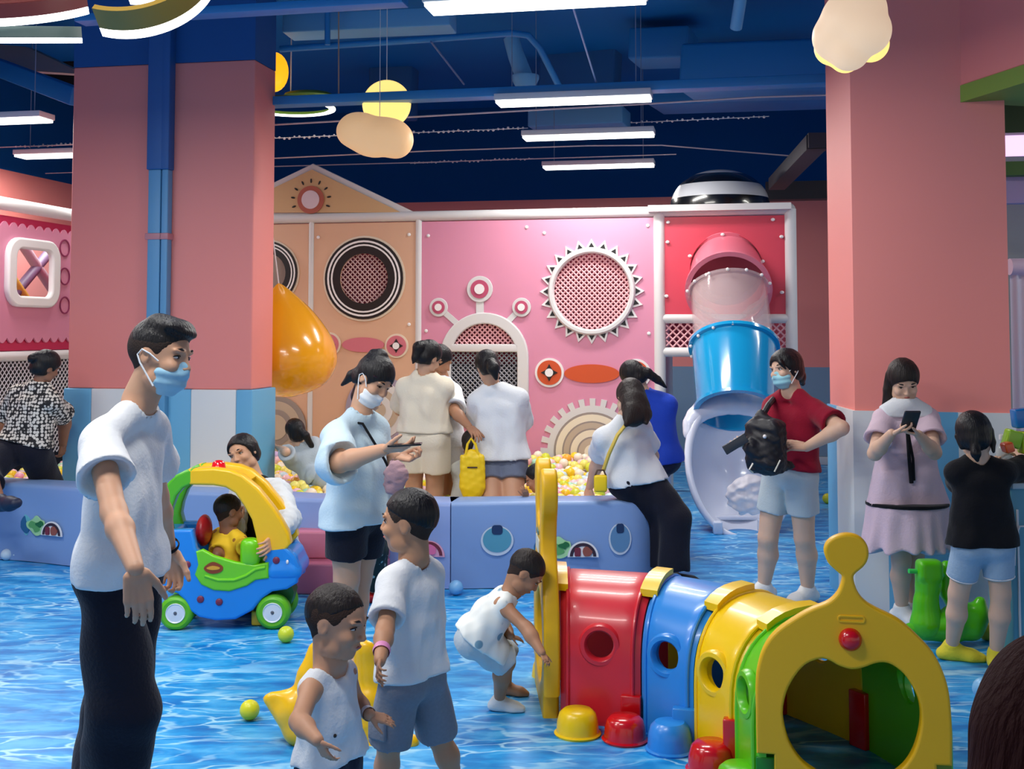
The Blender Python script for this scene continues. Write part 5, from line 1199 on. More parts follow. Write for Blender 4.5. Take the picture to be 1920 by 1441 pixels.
    def head(s, h=None, ears=True):
        H, c, f, q, u = s.H, s.hc, s.f, s.hs, s.hu; F_ = Fld(); ax = (f, q, u); V_ = lambda a, b, d: c + f * (a * H) + q * (b * H) + u * (d * H)
        F_.ell(V_(-.05, 0, .12), ax, (.43 * H, .35 * H, .38 * H), .05 * H); F_.ell(V_(.11, 0, -.10), ax, (.285 * H, .285 * H, .37 * H), .07 * H)
        F_.ell(V_(.20, 0, -.36), ax, (.16 * H, .17 * H, .13 * H), .09 * H)
        for t in (1, -1):
            F_.ell(V_(.46, .155 * t, .035), ax, (.10 * H, .09 * H, .055 * H), .05 * H, 's'); F_.ell(V_(.27, .19 * t, -.11), ax, (.12 * H, .09 * H, .10 * H), .06 * H); F_.ell(V_(.10, .24 * t, -.30), ax, (.14 * H, .06 * H, .10 * H), .08 * H)
            F_.rc(V_(.345, .23 * t, .12), V_(.385, .07 * t, .115), .025 * H, .03 * H, .05 * H)
            if ears:
                F_.ell(V_(-.03, .335 * t, -.02), (f * 0.9 - q * t * 0.35, q, u), (.075 * H, .03 * H, .125 * H), .02 * H); F_.ell(V_(-.005, .375 * t, -.01), ax, (.035 * H, .03 * H, .065 * H), .02 * H, 's')
        F_.rc(V_(.385, 0, .06), V_(.455, 0, -.10), .025 * H, .042 * H, .045 * H); F_.ell(V_(.425, .045, -.115), ax, (.04 * H, .035 * H, .03 * H), .03 * H); F_.ell(V_(.425, -.045, -.115), ax, (.04 * H, .035 * H, .03 * H), .03 * H)
        F_.ell(V_(.375, 0, -.235), ax, (.05 * H, .10 * H, .055 * H), .03 * H); F_.rc(s.nb, V_(-.05, 0, -.2), H * 0.245, H * 0.235, 0.05 * H)
        v, g = F_.mesh(h or max(0.0042, H * 0.022), lo=A(np.minimum(A(s.nb), A(c))) - H * 0.75, hi=None)
        v = relax(v, g, 1); keep = v @ A(s.hu) > (A(s.nb.lerp(c, 0.12)) @ A(s.hu)); gk = g[keep[g].all(1)]; return v, gk
    def build(s):
        f = s.flesh(); v, q = f.mesh(s.h); v = relax(v, q, 2); ms = [(v, q), s.head()]
        for k, hd in s.hand.items():
            if hd is None: continue
            el, wr = s.arm[k]; d = hd.get('d'); d = (wr - el).normalized() if d is None else Vector(d).normalized()
            ms.append(hand_mesh(wr, d, hd.get('n', -s.side if k == 'r' else s.side), hd.get('L', 0.105 * s.u), hd.get('t', 1), hd.get('curl', 0.4), curls=hd.get('curls'), spread=hd.get('spread', 0.03)))
        for k, ft in s.foot.items():
            if ft.get('bare'): g = s.foot_field(k, ft, 0); a, b = g.mesh(0.007); ms.append((relax(a, b, 1), b))
        vs, qs, n = [], [], 0
        for a, b in ms: vs.append(a); qs.append(b + n); n += len(a)
        an = [x[1] for x in s.leg.values()]; base = Vector((s.hm.x, s.hm.y, min([p.z for p in an] + [s.hm.z]) - 0.06)); base.z = max(base.z, 0)
        s.o = link('person', np_mesh('person', np.concatenate(vs), np.concatenate(qs)), s.skin, None, base); tag(s.o, s.label, 'person'); return s
    def face(s, lids=0.5, mouth=True, brow=HAIR, eyes=True):
        H, c, f, q, u = s.H, s.hc, s.f, s.hs, s.hu; ax = (f, q, u); V_ = lambda a, b, d: c + f * (a * H) + q * (b * H) + u * (d * H)
        for t in (1, -1):
            if eyes:
                mb = MB(); mb.cur = 0
                if lids > 0.2: mb.ball(V_(.325, .145 * t, .03), H, 14, (.045, .062, .026 * lids + .008), ax)
                mb.cur = 1; mb.ball(V_(.348, .145 * t, .028), H, 12, (.028, .028, .024 * lids + .008), ax)
                mb.tube([V_(.345, .075 * t, .035), V_(.368, .12 * t, .055), V_(.362, .17 * t, .056), V_(.322, .222 * t, .035)], .009 * H, 6)
                mb.build('eye', [EYW, EYD], s.o)
            MB().tube([V_(.385, .07 * t, .125), V_(.385, .14 * t, .15), V_(.33, .225 * t, .13)], [.014 * H, .018 * H, .008 * H], 8).build('eyebrow', brow, s.o)
        if mouth:
            MB().tube([V_(.375, -.095, -.235), V_(.415, -.04, -.225), V_(.42, 0, -.23), V_(.415, .04, -.225), V_(.375, .095, -.235)], [.006 * H, .02 * H, .022 * H, .02 * H, .006 * H], 8).build('mouth', LIP, s.o)
    def mask(s, m=MASKM, low=0.0, straps=True):
        H, c, f, q, u = s.H, s.hc, s.f, s.hs, s.hu; ax = (f, q, u); V_ = lambda a, b, d: c + f * (a * H) + q * (b * H) + u * ((d - low) * H)
        F_ = Fld(); F_.ell(V_(.14, 0, -.24), ax, (.315 * H, .31 * H, .29 * H), .02); F_.rc(V_(.36, 0, -.02), V_(.44, 0, -.12), .045 * H, .06 * H, .08 * H)
        F_.plane(V_(.14, 0, 0), -f); F_.plane(V_(0, 0, 0.0), u); F_.plane(V_(0, 0, -.50), -u)
        W = A(u); F_.ops.append(('d', lambda P: 0.0022 * H / .2 * np.sin((P - A(c)) @ W / H * 40), None, None, 0))
        mo = sdf_obj('face_mask', F_, max(0.004, H * .024), m, s.o, it=1)
        for t in ((1, -1) if straps else ()):
            MB().tube([V_(.17, .31 * t, -.06), V_(.05, .36 * t, .02 + low), V_(-.07, .375 * t, .06 + low), V_(-.13, .36 * t, -.02 + low), V_(-.07, .36 * t, -.12 + low), V_(.17, .31 * t, -.40)], .012 * H, 6).build('strap', MASKW, mo)
    def hair(s, m=HAIR, top=.05, side=.03, line=.30, nape=-.28, extra=(), quiff=0.0, noise=.0012, name='hair', ear=True, back=1.0):
        H, c, f, q, u = s.H, s.hc, s.f, s.hs, s.hu; ax = (f, q, u); V_ = lambda a, b, d: c + f * (a * H) + q * (b * H) + u * (d * H); F_ = Fld()
        F_.ell(V_(-.05, 0, .12 + top * .4), ax, ((.43 + side) * H, (.35 + side) * H, (.38 + top) * H), .02)
        F_.ell(V_(-.16 + .06 * (1 - back) / .3, 0, -.08), ax, ((.32 * back + side) * H, (.31 * back + side) * H, .32 * H), .05 * H)
        if quiff: F_.rc(V_(.24, 0, .42), V_(-.1, 0, .46), .13 * H, .12 * H, .08 * H, (q, 2.2)); F_.rc(V_(.36, 0, .37), V_(.2, 0, .42), .07 * H, .11 * H, .05 * H, (q, 3.0))
        F_.ell(V_(.50, 0, line - .62), ax, (.50 * H, .55 * H, .60 * H), .03 * H, 's')
        if ear:
            for t in (1, -1): F_.ell(V_(.02, .40 * t, -.10), ax, (.13 * H, .15 * H, .17 * H), .03 * H, 's')
        F_.plane(V_(-.2, 0, nape), (-u * 0.9 + f * 0.45))
        for e in extra: F_.chain([x if isinstance(x, Vector) else V_(*x) for x in e[0]], [r * H for r in e[1]], (e[3] if len(e) > 3 else .04) * H, (e[2] if len(e) > 2 and e[2] else None))
        F_.disp(noise * H / .22, .25 * H, 3, (1, 1, .35))
        o = sdf_obj(name, F_, max(0.0048, H * .026), m, s.o, it=1); return o
    # --- clothes
    def tee(s, m, hem, name='shirt', off=.012, loose=.02, sleeve=.75, sr=.012, fold=.004, neck=1.12, v=0, hemn=None, cut_side=None, front_open=0, seed=1, sleeves=('r', 'l'), low=.06, flare=.0):
        """hem: pixel or Vector the hem passes through"""
        u, b = s.u, s.bulk; F_ = Fld(); hp = hem if isinstance(hem, Vector) else s.P(hem)
        s.torso(F_, off, 0.0, .04)
        for sd in (1, -1, 0):
            a = s.hm.lerp(s.sm, .5) + s.side * sd * s.hw * .4; e = s.hm - s.up * (low + .08) * u + s.side * sd * s.hw * (.5 + flare)
            F_.rc(a, e, .045 * u * b + off, .052 * u * b + off + loose, .05, (s.front, .95 * s.depth))
        for c in 'rl':
            dn = (s.leg[c][0] - s.hp[c]).normalized() if c in s.leg else -s.up
            F_.rc(s.hp[c] + s.up * .02 * u, s.hp[c] + dn * .12 * u, .050 * u * b + max(off, .014) + .008, .050 * u * b + max(off, .014) + .010 + loose * .4, .03)
        F_.disp(fold * 1.3, .14 * u, seed, (1, 1, .35))
        F_.plane(hp, hemn or -s.up)
        F_.rc(s.nb - s.f * 0, s.hc, s.H * .245 * neck, s.H * .33, .008, op='s')
        if v: F_.rc(s.nb + s.front * .04, s.nb + s.front * .125 - s.up * v * 1.1, s.H * .25, s.H * .05, .006, op='s')
        for k in sleeves:
            if k not in s.arm or not sleeve: continue
            el, wr = s.arm[k]; sh = s.sh[k]; e2 = sh.lerp(el, min(sleeve, 1)); r0 = .028 * u * b + off; r1 = .028 * u * b + off + sr
            d = (e2 - sh).normalized()
            F_.rc(sh, e2 + d * .02, r0, r1, .035, cut=((e2, d),))
            if sleeve > 1:
                e3 = el.lerp(wr, sleeve - 1); d3 = (e3 - el).normalized(); F_.rc(el, e3 + d3 * .02, r1, r1 * .9, .03, cut=((e3, d3),)); e2, d = e3, d3
            w_ = max(.012, 2.0 * s.h); F_.rc(e2 + d * (r1 * .35), e2 + d * (.05 + r1), r1 - w_, r1 - w_, .004, op='s') if r1 > w_ + .01 else None
        F_.disp(fold * .6, .12 * u, seed + 5)
        return sdf_obj(name, F_, s.h, m, s.o, it=2)
    def shorts(s, m, length=.6, name='shorts', off=.014, flare=.02, fold=.003, waist=.05, seed=3, legs=('r', 'l'), straight=0.0, trim=None):
        u, b = s.u, s.bulk; F_ = Fld()
        ow = min(off, .009)
        for sd in (1, -1, 0): F_.rc(s.hm + s.side * sd * s.hw * .42, s.hm + s.up * (waist + .02) * u + s.side * sd * s.hw * .4, .052 * u * b + ow, .047 * u * b + ow, .04, (s.front, .93 * s.depth))
        for c in 'rl': oe = min(off, .011); F_.ell(s.hp[c] - s.front * .012 * u, (s.side, s.front, s.up), (.046 * u * b + oe, .050 * u * b + oe, .050 * u * b + oe), .04)
        F_.plane(s.hm + s.up * waist * u, s.up)
        for k in legs:
            if k not in s.leg: continue
            kn, an = s.leg[k]; hp = s.hp[k]
            if length <= 1:
                e = hp.lerp(kn, length); d = (e - hp).normalized(); r1 = (.052 + (.035 - .052) * length) * u * b + off + flare
                r1 = r1 - .004; F_.rc(hp, e + d * .02, .050 * u * b + off, r1, .014, cut=((e, d),)); w_ = max(.012, 2 * s.h); F_.rc(e + d * r1 * .4, e + d * (r1 + .03), r1 - w_, r1 - w_, .004, op='s')
                if trim: MB().lathe(e, [(r1 - .003, -.004), (r1 + .003, .0), (r1 - .003, .006), (r1 - .008, .0)], d, 40, close=True).build('hem_trim', trim, s.o)
            else:
                t = length - 1; e = kn.lerp(an, t); d = (e - kn).normalized(); rk = .037 * u * b + off + flare * .6 + straight; r1 = .03 * u * b + off + flare + straight
                F_.rc(hp, kn, .052 * u * b + off, rk, .03); F_.rc(kn, e + d * .02, rk, r1, .03, cut=((e, d),))
        F_.disp(fold, .14 * u, seed, (1, 1, .6))
        return sdf_obj(name, F_, s.h, m, s.o, it=2)
    def skirt(s, name, m, top, hem, r0, r1, pleat=.0, n=14, fold=.006, seed=2, ry=.8, hemn=None):
        F_ = Fld(); a = s.P(top) if not isinstance(top, Vector) else top; b = s.P(hem) if not isinstance(hem, Vector) else hem
        F_.rc(a, b - s.up * .03, r0, r1, .01, (s.front, ry), cut=((a, s.up), (b, hemn or -s.up)))
        if pleat:
            A0, sd, fr, up = A(a), A(s.side), A(s.front), A(s.up); L = (a - b).length
            def fn(P): q = P - A0; th = np.arctan2(q @ fr, q @ sd); k = np.clip(-(q @ up) / L, 0, 1); return pleat * k * np.sin(th * n + 1.3 * np.sin(th * 3))
            F_.ops.append(('d', fn, None, None, 0))
        F_.disp(fold, .2, seed, (1, 1, .3)); return sdf_obj(name, F_, s.h, m, s.o, it=2)
    def foot_field(s, k, ft, off):
        kn, an = s.leg[k]; u = s.u; d = dirv(ft['yaw'], ft.get('pitch', 0)); z = ft.get('z', 0.0); L = ft.get('L', .148 * u) + off; n = ZZ
        if ft.get('tilt'): n = Vector(ft['tilt']).normalized()
        F_ = Fld(); base = Vector((an.x, an.y, z)) if z is not None else an - n * .045 * u
        heel = base - d * L * .20 + n * (.024 * u); ball = base + d * L * .48 + n * (.018 * u); toe = base + d * L * .72 + n * (.013 * u)
        F_.rc(an, base + n * .035 * u, .0235 * u + off, .026 * u + off, .02, (d, 1.1)); F_.rc(heel, ball, .024 * u + off, .024 * u + off, .02, (n, .9)); F_.rc(ball, toe, .024 * u + off, .016 * u + off, .02, (d.cross(n), 1.25)); F_.rc(an - d * .005 + n * 0, ball, .022 * u + off, .016 * u + off, .025)
        F_.plane(base, -n); return F_
    def shoe(s, k, ft, m, name='sock', off=.005, top=.03, sole=None):
        kn, an = s.leg[k]; F_ = s.foot_field(k, ft, off); ax = (kn - an).normalized()
        if top > 0: F_.rc(an, an + ax * top, .0225 * s.u + off, .024 * s.u + off, .01, cut=((an + ax * top, ax),))
        else: F_.plane(an + ax * top, ax)
        o = sdf_obj(name, F_, .007, m, s.o, it=1); return o

def hair_fade(p, col=(74, 56, 48), line=.30, side=.004, nape=-.30):
    """close-cropped sides as a thin layer under the top hair"""
    return p.hair(mat('cropped_%d' % col[0], col, .8, .2, bump=.3, bscale=200), top=.0, side=side, line=line, nape=nape, noise=.0, name='cropped_hair', back=.72)
def collar(p, m, r=.135, off=.03, drop=.07):
    F_ = Fld(); p.torso(F_, off, 0, .04); c = A(p.nb + p.front * .01 - p.up * .02)
    F_.ops.append(('i', lambda P: np.linalg.norm(P - c, axis=-1) - r, None, None, 0)); F_.plane(p.nb - p.up * drop, -p.up)
    F_.rc(p.nb, p.hc, p.H * .25, p.H * .33, .005, op='s'); F_.rc(p.nb + p.front * .13 - p.up * .10, p.nb + p.front * .16 + p.up * .02, .028, .004, .004, op='s')
    return sdf_obj('collar', F_, .006, m, p.o)
WT = cloth('white_cotton', (226, 230, 234)); BKT = cloth('black_trouser', (16, 18, 34), bump=.2); NAVC = cloth('navy_cloth', (22, 26, 52))
CREAMC = cloth('cream_knit', (232, 222, 200)); PBLUE = cloth('pale_blue_cloth', (196, 220, 232)); GREYS = cloth('grey_short_cloth', (128, 132, 144), var=.12); GREYB2 = cloth('slate_short_cloth', (108, 118, 140))
WINE = cloth('wine_knit', (142, 10, 42)); DENIM = cloth('pale_denim', (156, 182, 206), var=.08); ICE = cloth('ice_grey_short', (190, 202, 206)); LIL = cloth('dusty_lilac_dress', (214, 190, 204)); BLACKC = cloth('black_jersey', (8, 10, 18)); ROYAL = cloth('royal_blue_cloth', (32, 70, 190)); REDC = cloth('red_cotton', (190, 14, 40)); YELC = cloth('yellow_cotton', (226, 182, 30))
YSOCK = cloth('yellow_sock', (230, 214, 60)); WSOCK = cloth('white_sock', (226, 228, 228)); GOLD = mat('yellow_bag', (248, 210, 20), 0.45); PEARL = cloth('pearl_grey', (186, 198, 206))
def blouse_mat():
    m = bpy.data.materials.new('woven_check'); m.use_nodes = True; nt = m.node_tree; b = nt.nodes['Principled BSDF']; N = nt.nodes.new; L = nt.links.new
    tc = N('ShaderNodeTexCoord'); v = N('ShaderNodeTexVoronoi'); v.inputs['Scale'].default_value = 42; v.inputs['Randomness'].default_value = 0.45; L(tc.outputs['Object'], v.inputs['Vector'])
    r = N('ShaderNodeValToRGB'); L(v.outputs['Distance'], r.inputs[0]); r.color_ramp.elements[0].position = .42; r.color_ramp.elements[0].color = lin((222, 214, 202)); r.color_ramp.elements[1].position = .55; r.color_ramp.elements[1].color = lin((30, 28, 30)); L(r.outputs[0], b.inputs['Base Color']); b.inputs['Roughness'].default_value = .8; return m
def dots_mat(name, base, spot, scale, th=.28):
    m = bpy.data.materials.new(name); m.use_nodes = True; nt = m.node_tree; b = nt.nodes['Principled BSDF']; N = nt.nodes.new; L = nt.links.new
    tc = N('ShaderNodeTexCoord'); v = N('ShaderNodeTexVoronoi'); v.inputs['Scale'].default_value = scale; L(tc.outputs['Object'], v.inputs['Vector'])
    r = N('ShaderNodeValToRGB'); L(v.outputs['Distance'], r.inputs[0]); r.color_ramp.interpolation = 'LINEAR'; r.color_ramp.elements[0].position = th; r.color_ramp.elements[0].color = lin(spot); r.color_ramp.elements[1].position = th + .05; r.color_ramp.elements[1].color = lin(base); L(r.outputs[0], b.inputs['Base Color']); b.inputs['Roughness'].default_value = .8; return m

# 1 the standing man
p = Person('young man in white t-shirt, black trousers and blue face mask, tallest person in view', 3.6, 1.72, .222, (300, 668), (262, 750), (236, 806), (230, 1062), 82, (76, 9), h=.0068, bulk=.80, skinm=SK, sw=.40, depth=.95,
    arms=[('r', (214, 962, -1), (254, 1066, -1), {'curl': .34, 'd': (.10, .05, -1), 'n': (-.45, .85, 0), 't': 1, 'spread': .004, 'L': .168}), ('l', (296, 930, 1), (318, 1030, 1), {'curl': .75, 'd': (.15, 0, -1), 'n': (-.2, -.95, 0), 't': -1})],
    legs=[('r', (230, 1330, -1), (200, 1590, 0)), ('l', (218, 1325, 1), (176, 1572, 0))])
p.foot = {'r': {'yaw': 70}, 'l': {'yaw': 60}}; p.build(); p.face(lids=.45, mouth=False); p.mask()
p.hair(top=.04, side=.004, line=.33, nape=-.02, quiff=.8, noise=.0, back=.75); hair_fade(p, (50, 40, 36), .33, .006, -.26); p.tee(WT, (236, 1082), off=.015, loose=.018, sleeve=.52, sr=.034, fold=.006, hemn=Vector((-.06, 0, -1)), low=.10)
p.shorts(BKT, 1.93, 'trousers', off=.016, flare=.024, straight=.022, fold=.005, seed=5)
for k in 'rl': p.shoe(k, p.foot[k], mat('shoe_black', (20, 20, 22), .5), 'shoe', .01, 0)
MB().lathe(p.arm['l'][1] - (p.arm['l'][1] - p.arm['l'][0]).normalized() * .02, [(.034, -.008), (.037, 0), (.034, .008), (.031, 0)], (p.arm['l'][1] - p.arm['l'][0]), 24, close=True).build('wristband', BLACKC, p.o)
_h = p.hc + p.hu * 0
# 2 woman in pale blue
p = Person('woman in long pale blue shirt, black shorts and face mask, looking down at a phone', 5.75, 1.63, .222, (700, 712), (676, 772), (668, 805), (672, 965), 58, (52, 34), h=.008, bulk=1.08, skinm=SK, sw=.34,
    arms=[('r', (636, 868, -1), (718, 843, -1), {'curl': .45, 'd': (1, -.1, .1), 'n': (0.1, .3, .9), 't': 1}), ('l', (712, 880, 1), (742, 856, -1), {'curl': .9, 'd': (1, -.2, -.1), 'n': (0, -.2, .9), 't': -1})],
    legs=[('r', (650, 1085, -1), (652, 1222, 0)), ('l', (674, 1080, 1), (668, 1216, 0))])
p.foot = {'r': {'yaw': 50, 'bare': 1}, 'l': {'yaw': 60, 'bare': 1}}; p.build(); p.face(lids=.2, mouth=False); p.mask(MASKW, low=.06)
V1 = lambda a, b, d, P=None: P.hc + P.f * (a * P.H) + P.hs * (b * P.H) + P.hu * (d * P.H)
p.hair(top=.06, side=.04, line=.26, extra=[([(-.22, 0, .46), (-.34, 0, .40)], [.2, .17]), ([(-.36, 0, .0), (-.5, .05, -.25), (-.55, .1, -.55)], [.16, .12, .04])])
p.tee(PBLUE, (670, 982), off=.02, loose=.05, sleeve=1.02, sr=.035, fold=.006, low=.12, flare=.2, seed=4); p.shorts(BKT, .62, off=.014, flare=.016)
MB().tube([p.sm + p.side * .09 + p.up * .055 - p.front * .05, p.sm + p.side * .06 + p.up * .035 + p.front * .09, p.sm.lerp(p.hm, .35) - p.side * .02 + p.front * .155, p.sm.lerp(p.hm, .62) - p.side * .1 + p.front * .15], .007, 8).build('bag_strap', BLACKC, p.o)
MB().tube([V1(.36, .1, .2, p), V1(.2, .36, .18, p)], .004, 6).build('hairclip', mat('clip_dark', (50, 20, 30), .3), p.o)
c = p.arm['r'][1] + Vector((.10, -.02, .025)); ph = MB().box(c, .15, .07, .009, (Vector((1, 0, .05)).normalized(), Y_, ZZ), .003).build('mobile_phone', mat('phone_black', (12, 12, 16), .2)); tag(ph, 'black phone held flat by the woman in pale blue', 'phone')
f_ = Fld(); b0 = at(742, 868, 5.7); f_.chain([b0, at(743, 888, 5.7), at(738, 912, 5.7)], [.02, .055, .045], .03, (Y_, .6)); f_.disp(.006, .06, 2); tb = sdf_obj('tote_bag', f_, .007, cloth('dusty_rose_bag', (176, 142, 150))); tag(tb, 'dusty rose cloth bag hanging from the hand of the woman in pale blue', 'bag')
# 2b person behind her, patterned trousers and red shoes
p = Person('person in dark patterned trousers and red shoes, hidden behind the woman in pale blue', 7.15, 1.45, .2, (690, 742), (690, 782), (690, 812), (694, 962), 90, (90, 20), bulk=.9, skinm=SK, h=.01, arms=[('r', (690, 880, -1), (700, 900, -1)), ('l', (690, 880, 1), (700, 900, 1))],
    legs=[('r', (703, 1030, -1), (700, 1106, 0)), ('l', (706, 1030, 1), (704, 1102, 0))])
p.foot = {'r': {'yaw': -80}, 'l': {'yaw': -60}}; p.build(); p.hair(line=.28); p.tee(PEARL, (694, 985), off=.01, loose=0, sleeve=.8); p.shorts(dots_mat('patterned_cloth', (16, 34, 34), (150, 170, 170), 24, .22), 1.9, 'trousers', off=.012, flare=.014)
for k in 'rl': p.shoe(k, p.foot[k], mat('shoe_red', (200, 30, 34), .3), 'shoe', .012, 0)
# 3 woman crouching behind the car
p = Person('woman in sheer white blouse crouching behind the toy car', 7.15, 1.6, .22, (457, 850), (474, 890), (486, 918), (500, 1045), -28, (-20, 6), bulk=1.0, skinm=SK, h=.0095, sw=.34,
    arms=[('l', (540, 975, -1), (512, 1010, -1), {'curl': .5}), ('r', (440, 985, -1), (446, 1045, 1), None)], legs=[('l', (462, 1060, -1), (512, 1116, 0)), ('r', (440, 1062, -1), (486, 1116, 0))])
p.foot = {'r': {'yaw': -30, 'bare': 1}, 'l': {'yaw': -20, 'bare': 1}}; p.build(); p.face(lids=.3); p.hair(top=.05, side=.05, line=.38, ear=False, extra=[([(-.4, 0, .0), (-.5, 0, -.1)], [.18, .14])]); 
p.tee(BLACKC, (500, 1075), 'vest', off=.006, loose=.0, sleeve=0, v=.06); p.shorts(BLACKC, 1.2, 'trousers', off=.02)
SHEER = mat('sheer_blouse', (226, 232, 236), .7, alpha=.9, bump=.2, bscale=30)
f_ = Fld(); 
for k in 'rl': f_.rc(p.sh[k] - p.side * (.06 if k == 'r' else -.06), p.hp[k] + p.side * (.05 if k == 'r' else -.05), .085, .10, .03, (p.front, 1.2)); f_.chain([p.sh[k], p.arm[k][0], p.arm[k][0].lerp(p.arm[k][1], .75)], [.075, .07, .05], .03)
f_.rc(p.sm + p.front * .12, p.hm + p.front * .16, .06, .07, .01, op='s'); f_.rc(p.nb, p.hc, .065, .07, .01, op='s'); f_.disp(.008, .09, 6); sdf_obj('blouse', f_, .0095, SHEER, p.o)
# 4 boy in the car
p = Person('small boy in yellow t-shirt sitting in the blue toy car, seen from behind', 6.83, .95, .19, (428, 958), (428, 990), (430, 1008), (424, 1062), 150, (130, 8), bulk=1.15, skinm=SKD, h=.0075, sw=.21,
    arms=[('r', (462, 1030, -1), (478, 1046, 1), {'curl': .6}), ('l', (408, 1040, -1), (430, 1055, 1), {'curl': .6})], legs=[('r', (452, 1060, 1), (462, 1105, 1)), ('l', (440, 1060, 1), (446, 1105, 1))])
p.foot = {}; p.build(); p.hair(HAIRB, top=.02, side=.008, line=.33, nape=.0, noise=.001, back=.72); hair_fade(p, (56, 42, 36)); p.face(lids=.5); p.tee(dots_mat('yellow_print', (230, 190, 34), (150, 100, 30), 14, .18), (426, 1058), off=.01, loose=.01, sleeve=.8, sr=.012); p.shorts(NAVC, .8)
# 5 toddler in the vest
p = Person('toddler boy in white sleeveless vest and navy shorts standing in front of the yellow rocker', 3.5, .92, .212, (630, 1166), (620, 1232), (616, 1268), (620, 1432), 62, (72, 12), bulk=1.12, skinm=skin('skin_toddler', (196, 148, 118)), h=.006, sw=.2,
    arms=[('r', (561, 1352, -1), (596, 1388, -1), {'curl': .6, 'd': (.5, 0, -.85), 'n': (.6, .7, .2), 't': 1, 'L': .088}), ('l', (668, 1318, 1), (694, 1340, -1), {'curl': .25, 'd': (1, 0, -.25), 'n': (0, .5, -.85), 't': -1, 'L': .088})],
    legs=[('r', (612, 1540, -1), (606, 1632, 0)), ('l', (640, 1540, 1), (640, 1622, 0))])
p.foot = {'r': {'yaw': 60, 'bare': 1}, 'l': {'yaw': 50, 'bare': 1}}; p.build(); p.face(lids=.4, brow=HAIRB); p.hair(HAIRB, top=.018, side=.006, line=.34, nape=.05, noise=.001, back=.72); hair_fade(p, (62, 46, 38), .34)
p.tee(WT, (618, 1420), 'vest', off=.009, loose=.016, sleeve=0, neck=1.25, v=.05, fold=.003, low=.10)
p.shorts(NAVC, .85, off=.012, flare=.02); 
MB().lathe(p.arm['l'][1].lerp(p.arm['l'][0], .15), [(.021, -.012), (.022, 0), (.021, .012), (.019, 0)], (p.arm['l'][1] - p.arm['l'][0]), 20, close=True).build('wristband', WHT, p.o)
MB().ball(at(636, 1360, 3.5) - p.front * 0 + Vector((0, -.085, 0)), .006, 8).build('print_dot', EYD, p.o)
# 6 boy in white t-shirt
p = Person('boy in white t-shirt and grey cargo shorts with pink wristband, seen from behind', 4.0, 1.12, .214, (768, 978), (776, 1040), (772, 1078), (772, 1275), -128, (-104, 2), bulk=1.0, skinm=skin('skin_boy', (190, 142, 110)), h=.0065, sw=.225,
    arms=[('l', (722, 1180, -1), (712, 1240, -1), {'curl': .6, 'n': (.8, .5, 0), 't': -1, 'L': .1}), ('r', (800, 1180, 1), (790, 1250, 1), {'curl': .5})],
    legs=[('l', (730, 1392, -1), (706, 1500, 0)), ('r', (822, 1378, 1), (856, 1485, 0))])
p.foot = {'l': {'yaw': -110, 'bare': 1}, 'r': {'yaw': -120, 'bare': 1}}; p.build(); p.face(lids=.6); p.hair(top=.03, side=.010, line=.31, nape=.0, noise=.001, back=.72); hair_fade(p, (58, 46, 40), .31)
p.tee(WT, (772, 1264), off=.014, loose=.022, sleeve=.78, sr=.018, fold=.004, hemn=Vector((.05, 0, -1)), low=.07); p.shorts(GREYS, .95, off=.014, flare=.026)
pc_ = p.hp['l'].lerp(p.leg['l'][0], .62) - p.side * .075; MB().box(pc_, .075, .018, .085, (p.front, p.side, p.up), .007).build('pocket', GREYS, p.o)
MB().lathe(p.arm['l'][1].lerp(p.arm['l'][0], .35), [(.026, -.012), (.028, 0), (.026, .012), (.022, 0)], (p.arm['l'][1] - p.arm['l'][0]), 20, close=True).build('wristband', mat('band_pink', (232, 150, 200), .4), p.o)
for k, (py, lb) in enumerate(((1000, ''),)): pass
# 7 bending toddler
p = Person('toddler in sleeveless printed top and grey shorts bending towards the yellow tunnel end', 5.08, .88, .186, (984, 1072), (962, 1104), (946, 1124), (888, 1196), 90, (92, 48), bulk=1.2, skinm=SKT, h=.0065, sw=.16,
    arms=[('r', (988, 1178, -1), (1016, 1224, -1), {'curl': .5, 'L': .07, 't': 1, 'n': (-.5, .8, 0)}), ('l', (946, 1180, 1), (958, 1192, -1), {'curl': .3, 'L': .07, 'd': (1, 0, -.3), 't': -1, 'n': (0, .3, -1)})],
    legs=[('r', (950, 1240, -1), (936, 1313, 0)), ('l', (948, 1228, 1), (950, 1284, 0))])
p.foot = {'r': {'yaw': 80}, 'l': {'yaw': 75, 'bare': 1}}; p.build(); p.hair(HAIRB, top=.025, side=.010, line=.33, nape=-.02, noise=.001, back=.72); hair_fade(p, (56, 44, 38), .33); p.face(lids=.5)
p.tee(dots_mat('printed_top', (232, 236, 232), (120, 160, 180), 11, .17), (884, 1192), 'top', off=.012, loose=.02, sleeve=0, neck=1.15, fold=.004, low=.05); p.shorts(PEARL, .98, off=.016, flare=.022, fold=.003); p.shoe('r', p.foot['r'], WSOCK, 'sock', .005, .02)
p.shoe('l', p.foot['l'], SKT, 'sock', .002, 0) if False else None
